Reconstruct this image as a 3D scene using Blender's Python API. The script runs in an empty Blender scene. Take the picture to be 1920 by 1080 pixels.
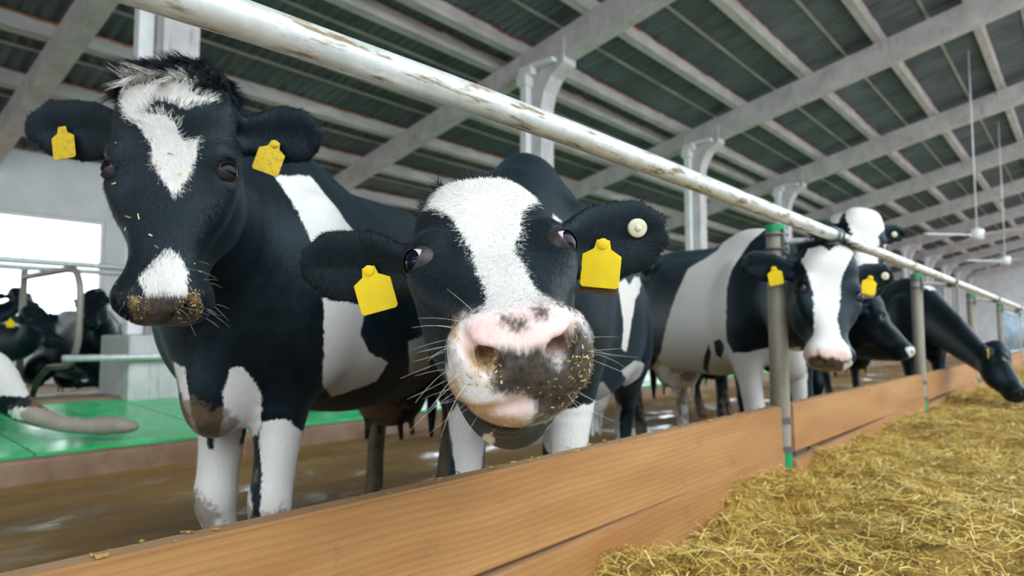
import bpy, bmesh, math, random
import numpy as np
from mathutils import Vector, Matrix
rng = np.random.default_rng(7)
random.seed(7)
SC = bpy.context.scene
COL = SC.collection
V = lambda *a: np.array(a, dtype=np.float64)
R = math.radians

# ------------------------------------------------------------------ camera
CAM_Z = 0.85                      # eye height above the floor the cows stand on
YAW, PITCH, FPX = R(40.35), R(4.02), 1280.0
cd = bpy.data.cameras.new('camera'); cam = bpy.data.objects.new('camera', cd); COL.objects.link(cam)
cam.location = (0, 0, CAM_Z)
cam.rotation_euler = (R(90) + PITCH, 0, YAW)
cd.sensor_width = 36.0; cd.lens = 36.0 * FPX / 1920.0
cd.clip_start = 0.02; cd.clip_end = 400
cd.dof.use_dof = True; cd.dof.focus_distance = 0.98; cd.dof.aperture_fstop = 4.5
SC.camera = cam
_cr = np.array(cam.rotation_euler.to_matrix())
def at(px, py, depth):
    """world point seen at a photo pixel, at a distance along the viewing axis"""
    l = V((px - 960) / FPX * depth, (540 - py) / FPX * depth, -depth)
    return _cr @ l + V(0, 0, CAM_Z)

# ------------------------------------------------------------------ sky and exposure
w = bpy.data.worlds.new('sky'); SC.world = w; w.use_nodes = True
bg = w.node_tree.nodes['Background']
bg.inputs['Color'].default_value = (0.86, 0.94, 1.0, 1); bg.inputs['Strength'].default_value = 1.0
vs = SC.view_settings
vs.view_transform = 'Standard'; vs.look = 'None'; vs.gamma = 1.0; vs.use_curve_mapping = False
vs.exposure = 1.9

# ------------------------------------------------------------------ materials
MATS = {}
def nn(t, typ, **kw):
    n = t.nodes.new(typ)
    for k, v in kw.items():
        if hasattr(n, k): setattr(n, k, v)
        else: n.inputs[k.replace('_', ' ')].default_value = v
    return n
def mat(name, col=(.5, .5, .5), rough=.6, metal=0.0, spec=.5):
    m = bpy.data.materials.new(name); m.use_nodes = True
    b = m.node_tree.nodes['Principled BSDF']
    b.inputs['Base Color'].default_value = (*col, 1); b.inputs['Roughness'].default_value = rough
    b.inputs['Metallic'].default_value = metal; b.inputs['Specular IOR Level'].default_value = spec
    MATS[name] = m
    return m, m.node_tree, b
def ramp(t, fac, stops):
    r = nn(t, 'ShaderNodeValToRGB'); cr = r.color_ramp
    while len(cr.elements) < len(stops): cr.elements.new(.5)
    for e, (p, c) in zip(cr.elements, stops):
        e.position = p; e.color = (*c, 1) if len(c) == 3 else c
    t.links.new(fac, r.inputs['Fac']); return r.outputs['Color']
def noise(t, vec, scale, detail=4, rough=.55, dist=0.0):
    n = nn(t, 'ShaderNodeTexNoise'); n.inputs['Scale'].default_value = scale
    n.inputs['Detail'].default_value = detail; n.inputs['Roughness'].default_value = rough
    n.inputs['Distortion'].default_value = dist
    if vec is not None: t.links.new(vec, n.inputs['Vector'])
    return n.outputs['Fac']
def coords(t, scale=(1, 1, 1), kind='Object', rot=(0, 0, 0), loc=(0, 0, 0)):
    c = nn(t, 'ShaderNodeTexCoord'); m = nn(t, 'ShaderNodeMapping')
    m.inputs['Scale'].default_value = scale; m.inputs['Rotation'].default_value = rot
    m.inputs['Location'].default_value = loc
    t.links.new(c.outputs[kind], m.inputs['Vector']); return m.outputs['Vector']
def mix(t, fac, a, b, mode='MIX'):
    m = nn(t, 'ShaderNodeMix', data_type='RGBA', blend_type=mode)
    for s, v in (('Factor', fac), ('A', a), ('B', b)):
        i = [x for x in m.inputs if x.name == s and (x.type == ('VALUE' if s == 'Factor' else 'RGBA'))][0]
        if hasattr(v, 'links') or hasattr(v, 'is_linked'): t.links.new(v, i)
        else: i.default_value = v if s == 'Factor' else (*v, 1)
    return [x for x in m.outputs if x.type == 'RGBA'][0]
def math_(t, op, a, b=0.0, c=0.0, clamp=False):
    m = nn(t, 'ShaderNodeMath', operation=op); m.use_clamp = clamp
    for i, v in enumerate((a, b, c)):
        if hasattr(v, 'is_linked'): t.links.new(v, m.inputs[i])
        else: m.inputs[i].default_value = v
    return m.outputs[0]
def sstep(t, v, lo, hi):
    m = nn(t, 'ShaderNodeMapRange', interpolation_type='SMOOTHSTEP')
    t.links.new(v, m.inputs['Value']); m.inputs['From Min'].default_value = lo; m.inputs['From Max'].default_value = hi
    return m.outputs['Result']
def bump(t, b, h, strength=.3, dist=.01):
    n = nn(t, 'ShaderNodeBump'); n.inputs['Strength'].default_value = strength; n.inputs['Distance'].default_value = dist
    t.links.new(h, n.inputs['Height']); t.links.new(n.outputs['Normal'], b.inputs['Normal'])
def attr(t, name):
    a = nn(t, 'ShaderNodeAttribute'); a.attribute_name = name; return a
def L(t, a, b): t.links.new(a, b)

def noisy(name, c1, c2, scale, rough=.7, stretch=(1, 1, 1), bstr=.2, bdist=.005, spec=.4, lo=.35, hi=.65, metal=0.0):
    m, t, b = mat(name, c1, rough, metal, spec)
    v = coords(t, stretch); n = noise(t, v, scale, 6, .6)
    L(t, ramp(t, n, [(lo, c1), (hi, c2)]), b.inputs['Base Color'])
    bump(t, b, n, bstr, bdist); return m

# concrete of the frame: pale, with reddish and dark streaks
m, t, b = mat('concrete', rough=.85, spec=.25)
v = coords(t, (1, 1, 1)); n1 = noise(t, v, 3.0, 6); n2 = noise(t, coords(t, (9, 9, 1.2)), 2.2, 5, .6)
c = ramp(t, n1, [(.3, (.50, .475, .485)), (.7, (.70, .67, .68))])
c = mix(t, sstep(t, n2, .56, .74), c, (.40, .31, .26)); L(t, c, b.inputs['Base Color'])
bump(t, b, noise(t, v, 40, 5), .25, .006)
# purlin concrete with rust along the top edge
m, t, b = mat('purlin_concrete', rough=.85, spec=.2)
n1 = noise(t, coords(t, (1, .3, 1)), 5, 6)
c = ramp(t, n1, [(.3, (.42, .40, .40)), (.7, (.64, .61, .60))])
tc = nn(t, 'ShaderNodeTexCoord'); sx = nn(t, 'ShaderNodeSeparateXYZ'); L(t, tc.outputs['Generated'], sx.inputs[0])
rz = math_(t, 'ADD', sx.outputs['Z'], math_(t, 'MULTIPLY', math_(t, 'SUBTRACT', noise(t, coords(t, (1, .6, 1)), 3.0, 3), .5), .55))
c = mix(t, sstep(t, rz, .78, .97), c, (.30, .105, .045)); L(t, c, b.inputs['Base Color'])
# fibre-cement roofing
m, t, b = mat('roofing', rough=.8, spec=.3)
v = coords(t, (1, 1, 1)); n1 = noise(t, v, .8, 4); n2 = noise(t, coords(t, (.6, 6, .6)), 2.5, 5)
c = ramp(t, n1, [(.35, (.125, .15, .17)), (.65, (.20, .235, .27))])
c = mix(t, sstep(t, n2, .45, .8), c, (.085, .10, .085)); L(t, c, b.inputs['Base Color'])
noisy('plaster', (.72, .73, .75), (.84, .85, .87), 1.4, .9)
noisy('floor_manure', (.085, .047, .014), (.36, .205, .052), .9, .42, (1, .4, 1), .5, .02, .5, .3, .68)
m = MATS['floor_manure']; t = m.node_tree; b = t.nodes['Principled BSDF']
L(t, ramp(t, noise(t, coords(t, (1, .5, 1)), 2.1, 5, .6), [(.38, (.12, .12, .12)), (.52, (.72, .72, .72))]), b.inputs['Roughness'])
noisy('lane', (.36, .35, .33), (.48, .47, .44), 2, .8)
noisy('kerb', (.20, .12, .075), (.32, .22, .15), 4, .7)
# green rubber mat, wet in places
m, t, b = mat('green_mat', rough=.3)
n = noise(t, coords(t), 2.4, 5)
L(t, ramp(t, n, [(.35, (.010, .50, .125)), (.6, (.025, .66, .23)), (.78, (.16, .58, .28))]), b.inputs['Base Color'])
L(t, ramp(t, n, [(.4, (.14,) * 3), (.7, (.4,) * 3)]), b.inputs['Roughness'])
bump(t, b, noise(t, coords(t), 70, 3), .15, .003)
# planks
m, t, b = mat('plank_wood', rough=.62, spec=.35)
oi = nn(t, 'ShaderNodeObjectInfo')
tc = nn(t, 'ShaderNodeTexCoord'); ad = nn(t, 'ShaderNodeVectorMath', operation='ADD')
rnd = nn(t, 'ShaderNodeCombineXYZ'); sc9 = math_(t, 'MULTIPLY', oi.outputs['Random'], 9.0)
L(t, sc9, rnd.inputs[0]); L(t, sc9, rnd.inputs[1])
L(t, tc.outputs['Object'], ad.inputs[0]); L(t, rnd.outputs[0], ad.inputs[1])
def mapn(vec, s):
    m_ = nn(t, 'ShaderNodeMapping'); m_.inputs['Scale'].default_value = s; L(t, vec, m_.inputs['Vector']); return m_.outputs['Vector']
vo = nn(t, 'ShaderNodeTexVoronoi'); vo.inputs['Scale'].default_value = 1.0
L(t, mapn(ad.outputs[0], (0.0, 1.45, 4.6)), vo.inputs['Vector'])
kd = vo.outputs['Distance']                                   # distance to the next knot
warp = math_(t, 'MULTIPLY', sstep(t, kd, .30, .0), .05)
sp = nn(t, 'ShaderNodeSeparateXYZ'); L(t, ad.outputs[0], sp.inputs[0])
gz = math_(t, 'ADD', math_(t, 'MULTIPLY', sp.outputs['Z'], 1.0), math_(t, 'MULTIPLY', math_(t, 'SUBTRACT', noise(t, mapn(ad.outputs[0], (1, .55, 1.5)), 1.6, 2), .5), .09))
gz = math_(t, 'ADD', gz, warp)
rings = math_(t, 'SINE', math_(t, 'MULTIPLY', gz, 420.0))
fine = noise(t, mapn(ad.outputs[0], (30, 2.2, 160)), 1.6, 4, .7)
c = ramp(t, noise(t, mapn(ad.outputs[0], (3, .8, 5)), 1.8, 4), [(.3, (.355, .160, .050)), (.7, (.50, .27, .10))])
c = mix(t, math_(t, 'MULTIPLY', sstep(t, rings, .0, 1.0), .22), c, (.30, .13, .05))
c = mix(t, math_(t, 'MULTIPLY', sstep(t, fine, .5, .8), .45), c, (.25, .125, .06))
c = mix(t, sstep(t, kd, .13, .07), c, (.11, .042, .018))
c = mix(t, math_(t, 'MULTIPLY', sstep(t, noise(t, mapn(ad.outputs[0], (2, 3, 4)), 3.1, 5, .7), .60, .74), .5), c, (.19, .13, .09))
geo = nn(t, 'ShaderNodeNewGeometry'); sn = nn(t, 'ShaderNodeSeparateXYZ'); L(t, geo.outputs['Normal'], sn.inputs[0])
c = mix(t, math_(t, 'MULTIPLY', sstep(t, sn.outputs['Z'], .5, .9), .55), c, (.36, .25, .16))   # dusty, weathered upper edge
L(t, c, b.inputs['Base Color']); bump(t, b, math_(t, 'ADD', math_(t, 'MULTIPLY', rings, .25), fine), .25, .003)
# galvanised tube with rust and dried dirt
def galv(name, dirt=.5):
    m, t, b = mat(name, (.62, .66, .66), .34, .3, .5)
    v = coords(t, (1, 1, 1)); n1 = noise(t, v, 7, 6, .65); n2 = noise(t, coords(t, (14, 2.2, 14)), 3.5, 5, .65)
    c = ramp(t, noise(t, v, 30, 4), [(.35, (.60, .64, .63)), (.7, (.80, .83, .82))])
    # patches of rust and dried muck
    d = math_(t, 'MULTIPLY', math_(t, 'SUBTRACT', n2, .5), 1.5)
    f = sstep(t, d, .12 - dirt * .2, .34 - dirt * .2)
    rc = ramp(t, n1, [(.35, (.19, .155, .085)), (.55, (.24, .175, .075)), (.72, (.20, .07, .018))])
    L(t, mix(t, f, c, rc), b.inputs['Base Color'])
    L(t, math_(t, 'MULTIPLY', math_(t, 'SUBTRACT', 1.0, f), .3), b.inputs['Metallic'])
    L(t, math_(t, 'MULTIPLY_ADD', f, .4, .36), b.inputs['Roughness'])
    bump(t, b, n1, .12, .003); return m
galv('galvanised', .55)
noisy('galvanised_post', (.25, .215, .165), (.46, .44, .39), 9, .55, (1, 1, .25), .15, .002, .45, .3, .7, .25); galv('galvanised_clean', -.4)
mat('zinc_dark', (.16, .17, .17), .5, .6)
noisy('green_plastic', (.005, .26, .09), (.01, .36, .14), 9, .45)
mat('blue_grey_band', (.10, .12, .20), .5)
noisy('white_plastic', (.78, .80, .82), (.88, .89, .90), 6, .45)
noisy('fan_white', (.80, .82, .84), (.87, .88, .9), 6, .4)
noisy('blue_steel', (.20, .32, .45), (.45, .55, .62), 5, .5, metal=.2)
noisy('yellow_tag', (.86, .60, .0), (.92, .68, .002), 30, .38, bstr=.05)
m, t, b = mat('yellow_tag_worn', (.8, .55, .01), .5)
L(t, ramp(t, noise(t, coords(t, (60, 60, 25)), 1.5, 4, .7), [(.5, (.74, .50, .005)), (.70, (.36, .25, .02))]), b.inputs['Base Color'])
noisy('cream_button', (.66, .60, .42), (.74, .70, .55), 60, .45)
mat('brown_tag', (.10, .045, .012), .5)
# fodder
m, t, b = mat('feed_bed', rough=.9, spec=.2)
n = noise(t, coords(t), 26, 6, .7); n2 = noise(t, coords(t), 3.2, 4)
c = ramp(t, n, [(.3, (.14, .080, .016)), (.55, (.42, .27, .062)), (.75, (.60, .42, .11))])
c = mix(t, math_(t, 'MULTIPLY', sstep(t, n2, .5, .75), .5), c, (.14, .085, .03)); L(t, c, b.inputs['Base Color'])
bump(t, b, n, .8, .02)
m, t, b = mat('straw', rough=.55, spec=.4)
a = attr(t, 'tone')
L(t, ramp(t, a.outputs['Fac'], [(0, (.16, .085, .02)), (.22, (.40, .24, .055)), (.5, (.62, .42, .095)), (.72, (.72, .51, .13)), (.85, (.56, .52, .10)), (1, (.80, .66, .33))]), b.inputs['Base Color'])
b.inputs['Subsurface Weight'].default_value = 0.0
# eyes
mat('eye_dark', (.002, .004, .010), .05, spec=.22)
noisy('eye_white', (.62, .50, .53), (.74, .64, .66), 40, .12, bstr=.0)
noisy('eyelid', (.018, .014, .016), (.04, .028, .03), 90, .4)
noisy('lid_pale', (.10, .075, .07), (.17, .13, .12), 90, .5)
mat('whisker', (.75, .72, .66), .4)
noisy('hoof', (.05, .04, .033), (.11, .085, .06), 15, .6)

# coat: colour comes from the painted fields, edges are feathered like hair
def coat_material(name='coat', edge=.016, fine=190, pale=(.80, .775, .735)):
    m, t, b = mat(name, rough=.5, spec=.30); b.inputs['Specular Tint'].default_value = (.62, .86, 1, 1)
    v = coords(t, (1, 1, 1)); vf = coords(t, (1, 1, .28))
    n1 = noise(t, vf, fine, 3, .6); n2 = noise(t, v, 26, 3)
    n3 = noise(t, v, 9, 2)
    nz = math_(t, 'ADD', math_(t, 'MULTIPLY', math_(t, 'SUBTRACT', n1, .5), 1.0), math_(t, 'ADD', math_(t, 'MULTIPLY', math_(t, 'SUBTRACT', n2, .5), .8), math_(t, 'MULTIPLY', math_(t, 'SUBTRACT', n3, .5), 1.1)))
    def fld(nm, e=edge, w=.003):
        return sstep(t, math_(t, 'ADD', attr(t, nm).outputs['Fac'], math_(t, 'MULTIPLY', nz, e)), -w, w)
    dark = ramp(t, n2, [(.35, (.0022, .0045, .007)), (.7, (.006, .011, .016))])
    dark = mix(t, math_(t, 'MULTIPLY', sstep(t, n1, .55, .8), .6), dark, (.013, .026, .037))
    pc = mix(t, sstep(t, n1, .3, .7), tuple(x * .93 for x in pale), pale)
    c = mix(t, fld('white'), dark, pc)
    pk = ramp(t, n2, [(.3, (.80, .52, .47)), (.7, (.86, .68, .63))])
    c = mix(t, fld('pink', .02, .012), c, pk)
    c = mix(t, math_(t, 'MULTIPLY', fld('tan', .012, .006), .85), c, ramp(t, n1, [(.3, (.42, .23, .07)), (.7, (.66, .43, .19))]))
    nosed = ramp(t, noise(t, v, 75, 4, .7), [(.35, (.035, .028, .024)), (.62, (.10, .078, .06)), (.8, (.19, .145, .10))])
    c = mix(t, fld('nose', .02, .008), c, nosed)
    dn = noise(t, v, 11, 5, .7)
    dd = math_(t, 'ADD', attr(t, 'dirt').outputs['Fac'], math_(t, 'MULTIPLY', math_(t, 'SUBTRACT', dn, .5), 1.9))
    c = mix(t, math_(t, 'MULTIPLY', sstep(t, dd, .42, .62), .75), c, ramp(t, dn, [(.3, (.085, .05, .028)), (.7, (.24, .165, .10))]))
    L(t, c, b.inputs['Base Color'])
    wet = fld('nose', .02, .008)
    L(t, math_(t, 'SUBTRACT', .47, math_(t, 'MULTIPLY', wet, .12)), b.inputs['Roughness'])
    b.inputs['Sheen Weight'].default_value = .10; b.inputs['Sheen Roughness'].default_value = .35
    b.inputs['Sheen Tint'].default_value = (.35, .7, 1, 1)
    h = math_(t, 'ADD', n1, math_(t, 'MULTIPLY', n2, .7))
    bump(t, b, h, .45, .004)
    return m
coat_material('coat')
coat_material('coat_far', .03, 70)
m, t, b = mat('fur', rough=.5, spec=.4)
a = attr(t, 'furcol'); L(t, a.outputs['Color'], b.inputs['Base Color'])
b.inputs['Sheen Weight'].default_value = .05

# ------------------------------------------------------------------ mesh helpers
def link(name, me, material, parent=None, smooth=False):
    o = bpy.data.objects.new(name, me); COL.objects.link(o)
    if material is not None:
        me.materials.append(MATS[material] if isinstance(material, str) else material)
    if parent is not None: o.parent = parent
    if smooth: me.polygons.foreach_set('use_smooth', [True] * len(me.polygons))
    return o
def mesh(name, verts, faces):
    me = bpy.data.meshes.new(name); me.from_pydata([tuple(map(float, q)) for q in verts], [], [tuple(map(int, f)) for f in faces]); me.update(); return me
def tag(o, label=None, cat=None, group=None, kind=None):
    if label: o['label'] = label
    if cat: o['category'] = cat
    if group: o['group'] = group
    if kind: o['kind'] = kind
    return o
def empty(name, loc=(0, 0, 0), rz=0.0):
    o = bpy.data.objects.new(name, None); COL.objects.link(o); o.location = tuple(loc); o.rotation_euler = (0, 0, rz)
    o.empty_display_size = .1
    return o
class MB:
    """collects shapes into one mesh"""
    def __init__(s): s.v = []; s.f = []
    def add(s, vs_, fs):
        k = len(s.v); s.v += [tuple(map(float, q)) for q in vs_]; s.f += [tuple(k + i for i in f) for f in fs]; return s
    def box(s, lo, hi, bev=0.0, M=None):
        bm = bmesh.new(); bmesh.ops.create_cube(bm, size=1)
        lo = Vector(lo); hi = Vector(hi)
        for q in bm.verts: q.co = Vector(((q.co.x + .5) * (hi.x - lo.x) + lo.x, (q.co.y + .5) * (hi.y - lo.y) + lo.y, (q.co.z + .5) * (hi.z - lo.z) + lo.z))
        if bev: bmesh.ops.bevel(bm, geom=list(bm.edges), offset=bev, segments=2, affect='EDGES', profile=.6)
        bm.verts.index_update()
        s.add([(M @ q.co) if M is not None else q.co for q in bm.verts], [[q.index for q in f.verts] for f in bm.faces]); bm.free(); return s
    def prism(s, poly, axis, a, b_):
        """extrude a 2d polygon along an axis (0,1,2) from a to b_"""
        n = len(poly); vs_ = []
        for h in (a, b_):
            for p, q in poly:
                c = [p, q]; c.insert(axis, h); vs_.append(c)
        fs = [list(range(n))[::-1], list(range(n, 2 * n))] + [[i, (i + 1) % n, n + (i + 1) % n, n + i] for i in range(n)]
        return s.add(vs_, fs)
    def tube(s, pts, rad, n=12, caps=True, flat=None):
        pts = [Vector(p) for p in pts]; rad = rad if hasattr(rad, '__len__') else [rad] * len(pts)
        up = None; rings = []; vs_ = []; fs = []
        for i, p in enumerate(pts):
            d = (pts[min(i + 1, len(pts) - 1)] - pts[max(i - 1, 0)]).normalized()
            if up is None: up = d.orthogonal().normalized()
            up = (up - d * up.dot(d)).normalized(); sd = d.cross(up)
            for k in range(n):
                a_ = 2 * math.pi * k / n
                vs_.append(p + (up * math.cos(a_) + sd * math.sin(a_)) * rad[i])
        for i in range(len(pts) - 1):
            for k in range(n):
                fs.append([i * n + k, i * n + (k + 1) % n, (i + 1) * n + (k + 1) % n, (i + 1) * n + k])
        if caps: fs += [list(range(n))[::-1], [(len(pts) - 1) * n + k for k in range(n)]]
        return s.add(vs_, fs)
    def sphere(s, c, r, u=16, v_=10):
        r = r if hasattr(r, '__len__') else (r, r, r); vs_ = [(c[0], c[1], c[2] + r[2])]; fs = []
        for i in range(1, v_):
            th = math.pi * i / v_
            for k in range(u):
                ph = 2 * math.pi * k / u
                vs_.append((c[0] + r[0] * math.sin(th) * math.cos(ph), c[1] + r[1] * math.sin(th) * math.sin(ph), c[2] + r[2] * math.cos(th)))
        vs_.append((c[0], c[1], c[2] - r[2])); e = len(vs_) - 1
        for k in range(u): fs.append([0, 1 + k, 1 + (k + 1) % u]); fs.append([e, e - u + (k + 1) % u, e - u + k])
        for i in range(v_ - 2):
            for k in range(u): a_ = 1 + i * u; fs.append([a_ + k, a_ + u + k, a_ + u + (k + 1) % u, a_ + (k + 1) % u])
        return s.add(vs_, fs)
    def build(s, name, material, parent=None, smooth=False):
        me = mesh(name, s.v, s.f)
        o = link(name, me, material, parent, smooth)
        return o
def autosmooth(o, ang=40):
    me = o.data; me.polygons.foreach_set('use_smooth', [True] * len(me.polygons)); me.set_sharp_from_angle(angle=R(ang)); return o
def struct(o): o['kind'] = 'structure'; return o

# ------------------------------------------------------------------ the barn
Y0, Y1 = -9.0, 68.0
BAYS = [2.92 + 6.0 * k for k in range(-1, 11)]
XC, XW, XR = -7.0, -14.2, 2.0                    # column row, window wall, roof edge, unseen side left open to let in sky light
SL = .24
def raft_top(x): return 5.72 + SL * (x - XC)
# floors
g = MB().box((-90, -70, -.6), (90, 130, -.03)).build('ground', 'kerb'); struct(g)
def grid_floor(name, x0, x1, y0, y1, z0, z1, m, nx=2, ny=2, amp=0.0, th=.12):
    vs_ = []; fs = []
    for i in range(nx + 1):
        for j in range(ny + 1):
            f = i / nx
            vs_.append((x0 + (x1 - x0) * f, y0 + (y1 - y0) * j / ny, z0 + (z1 - z0) * f + (amp * (rng.random() - .5) if 0 < i < nx else 0)))
    for i in range(nx):
        for j in range(ny):
            a_ = i * (ny + 1) + j; fs.append([a_, a_ + ny + 1, a_ + ny + 2, a_ + 1])
    k = len(vs_)
    vs_ += [(p[0], p[1], min(z0, z1) - th) for p in vs_]
    n_ = ny + 1
    bot = [[q + k for q in f][::-1] for f in fs]
    rim = []
    for i in range(nx): rim += [[i * n_, i * n_ + k, (i + 1) * n_ + k, (i + 1) * n_], [i * n_ + ny, (i + 1) * n_ + ny, (i + 1) * n_ + ny + k, i * n_ + ny + k]]
    for j in range(ny): rim += [[j, j + 1, j + 1 + k, j + k], [nx * n_ + j, nx * n_ + j + k, nx * n_ + j + 1 + k, nx * n_ + j + 1]]
    return link(name, mesh(name, vs_, fs + bot + rim), m)
fl = grid_floor('floor', -4.75, -1.0, Y0, Y1, 0, 0, 'floor_manure', 1, 1); struct(fl)
MY = 1.16
kb = MB().box((-4.86, Y0, -.1), (-4.70, Y1, .135), .015).build('kerb', 'kerb'); struct(kb)
lane = MB().box((-1.04, Y0, -.12), (7.6, Y1, .15)).build('feed_lane_floor', 'lane'); struct(lane)
bed = MB().box((-9.6, Y0, -.1), (-4.86, Y1, .13)).build('stall_bed', 'kerb'); struct(bed)
# green mats, one to each stall
ml = bpy.data.meshes.new('green_mat')
for side in (0, 1):
    for k in range(-3, 26):
        y = .15 + k * MY
        o = MB()
        if side == 0: poly = [(-4.84, .10), (-4.84, .152), (-6.85, .275), (-6.85, .10)]
        else: poly = [(-9.5, .10), (-9.5, .152), (-7.3, .275), (-7.3, .10)]
        o.prism([(p, q) for p, q in poly], 1, y, y + MY - .012)
        mo = o.build('green_mat', 'green_mat'); struct(mo)
dv = MB().box((-7.28, Y0, .1), (-6.86, Y1, .30), .02).build('stall_divider_beam', 'kerb'); struct(dv)
back = grid_floor('floor_back', XW, -9.6, Y0, Y1, 0, 0, 'floor_manure', 1, 1); struct(back)

# columns with a haunch below the rafter, a white pipe strapped on
def column(yc):
    h = .175; zt = raft_top(XC) - .1
    o = MB()
    poly = [(-7.19, .0), (-6.83, .0), (-6.80, zt - .95), (-6.74, zt - .72), (-6.60, zt - .50), (-6.34, zt - .33), (-6.34, zt + .10), (-7.20, zt - .02)]
    o.prism(poly, 1, yc - h, yc + h)
    c = o.build('column', 'concrete'); struct(c)
    f = MB().box((-7.42, yc - .42, 0), (-6.70, yc + .40, .86), .03).build('footing', 'concrete', c)
    p = MB().box((-7.12, yc - .34, .86), (-6.98, yc - .19, zt - .42), .02).build('pipe', 'white_plastic', c)
    b_ = MB().box((-7.17, yc - .39, zt - .62), (-6.95, yc - .17, zt - .42), .03).box((-6.98, yc - .33, zt - .33), (-6.45, yc - .18, zt - .25), .03)
    b_.box((-7.14, yc - .37, zt - .45), (-6.86, yc - .2, zt - .3), .03).build('pipe_bracket', 'white_plastic', c)
    return c
for y in BAYS: column(y)
# roof: corrugated sheets on purlins on rafters
ceil_ = None
nrow = 13; wl = .19; per = 6
ny_ = int((Y1 - Y0) / wl * per)
xs = np.linspace(XW - 1.0, XR, nrow); ys = Y0 + np.arange(ny_ + 1) * wl / per
zz = (raft_top(xs) + .255)[:, None] + .027 * np.sin(np.arange(ny_ + 1) * 2 * math.pi / per)[None, :]
P = np.stack([np.broadcast_to(xs[:, None], zz.shape), np.broadcast_to(ys[None, :], zz.shape), zz], -1).reshape(-1, 3)
k = len(P); ii, jj = np.meshgrid(np.arange(nrow - 1), np.arange(ny_), indexing='ij'); a_ = (ii * (ny_ + 1) + jj).ravel()
F = np.stack([a_, a_ + 1, a_ + ny_ + 2, a_ + ny_ + 1], -1)
def fast_mesh(name, P, F):
    me = bpy.data.meshes.new(name); n = F.shape[1]
    me.vertices.add(len(P)); me.vertices.foreach_set('co', np.ascontiguousarray(P, dtype=np.float32).ravel())
    me.loops.add(F.size); me.loops.foreach_set('vertex_index', np.ascontiguousarray(F, dtype=np.int32).ravel())
    me.polygons.add(len(F)); me.polygons.foreach_set('loop_start', (np.arange(len(F)) * n).astype(np.int32))
    me.update(calc_edges=True); me.validate(); return me
P2 = P.copy(); P2[:, 2] += .012
ceil_ = link('ceiling', fast_mesh('ceiling', np.vstack([P, P2]), np.vstack([F, F[:, ::-1] + k])), 'roofing', None, True); struct(ceil_)
for y in BAYS:
    o = MB()
    x0, x1 = XW, XC
    o.prism([(XW, raft_top(XW) - .34), (XC, raft_top(XC) - .36), (XC + .7, raft_top(XC + .7) - .50), (XR, raft_top(XR) - .48), (XR, raft_top(XR)), (XW, raft_top(XW))], 1, y - .13, y + .13)
    o.build('rafter', 'concrete', ceil_)
PUR = [-13.4, -12.0, -10.6, -9.2, -7.85, -7.3, -5.9, -4.45, -3.0, -1.5, 0.0, 1.5]
for x in PUR:
    z = raft_top(x)
    o = MB(); o.prism([(x - .07, z - .02), (x + .07, z + .01), (x + .085, z + .235), (x - .085, z + .195)], 1, Y0 + .2, Y1 - .2)
    po = o.build('purlin', 'purlin_concrete', ceil_)
for x in [-12.7, -11.3, -9.9, -8.5, -6.6, -5.2, -3.7, -2.2, -.8, .8]:
    z = raft_top(x) + .225
    MB().box((x - .025, Y0 + .2, z - .02), (x + .025, Y1 - .2, z + .012)).build('batten', 'purlin_concrete', ceil_)
# window wall
o = MB()
segs = [(Y0, -5.7)]
o.box((XW - .25, Y0, 0), (XW, Y1, 1.15)); o.box((XW - .25, Y0, 3.02), (XW, Y1, raft_top(XW) + .12))
for k in range(-2, 12):
    o.box((XW - .25, 4.8 + 6 * k, 1.15), (XW, 4.8 + 6 * k + 1.5, 3.02))
wl_ = o.build('wall_left', 'plaster'); struct(wl_)
wn = 0
for k in range(-2, 11):
    ya, yb = 4.8 + 6 * k - 4.5, 4.8 + 6 * k
    wn += 1
    fr = MB().box((XW - .12, ya, 1.15), (XW - .04, yb, 1.22)).box((XW - .12, ya, 2.95), (XW - .04, yb, 3.02)).box((XW - .12, ya, 1.22), (XW - .04, ya + .06, 2.95)).box((XW - .12, yb - .06, 1.22), (XW - .04, yb, 2.95))
    struct(fr.build('window_%d' % wn, 'white_plastic'))
# far end wall with a wide doorway
o = MB(); o.box((XW - .2, Y1, 0), (-3.2, Y1 + .2, 7.2)); o.box((XR + 4, Y1, 0), (XR + 4.2, Y1 + .2, 6)); o.box((-3.2, Y1, 4.4), (XR + 4, Y1 + .2, 8.4))
struct(o.build('wall_end', 'plaster'))
# side wall across the feed lane, open to the sky above it, and the wall behind; both unseen, added to cut flat ambient light
struct(MB().box((7.6, Y0, 0), (7.8, Y1, 3.3)).build('wall_right_added', 'plaster'))
o = MB(); o.box((XW - .2, Y0 - .2, 0), (-2.6, Y0, 6.0)).box((-2.6, Y0 - .2, 3.9), (7.8, Y0, 6.6)).box((3.4, Y0 - .2, 0), (7.8, Y0, 3.9))
struct(o.build('wall_near_added', 'plaster'))

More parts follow.
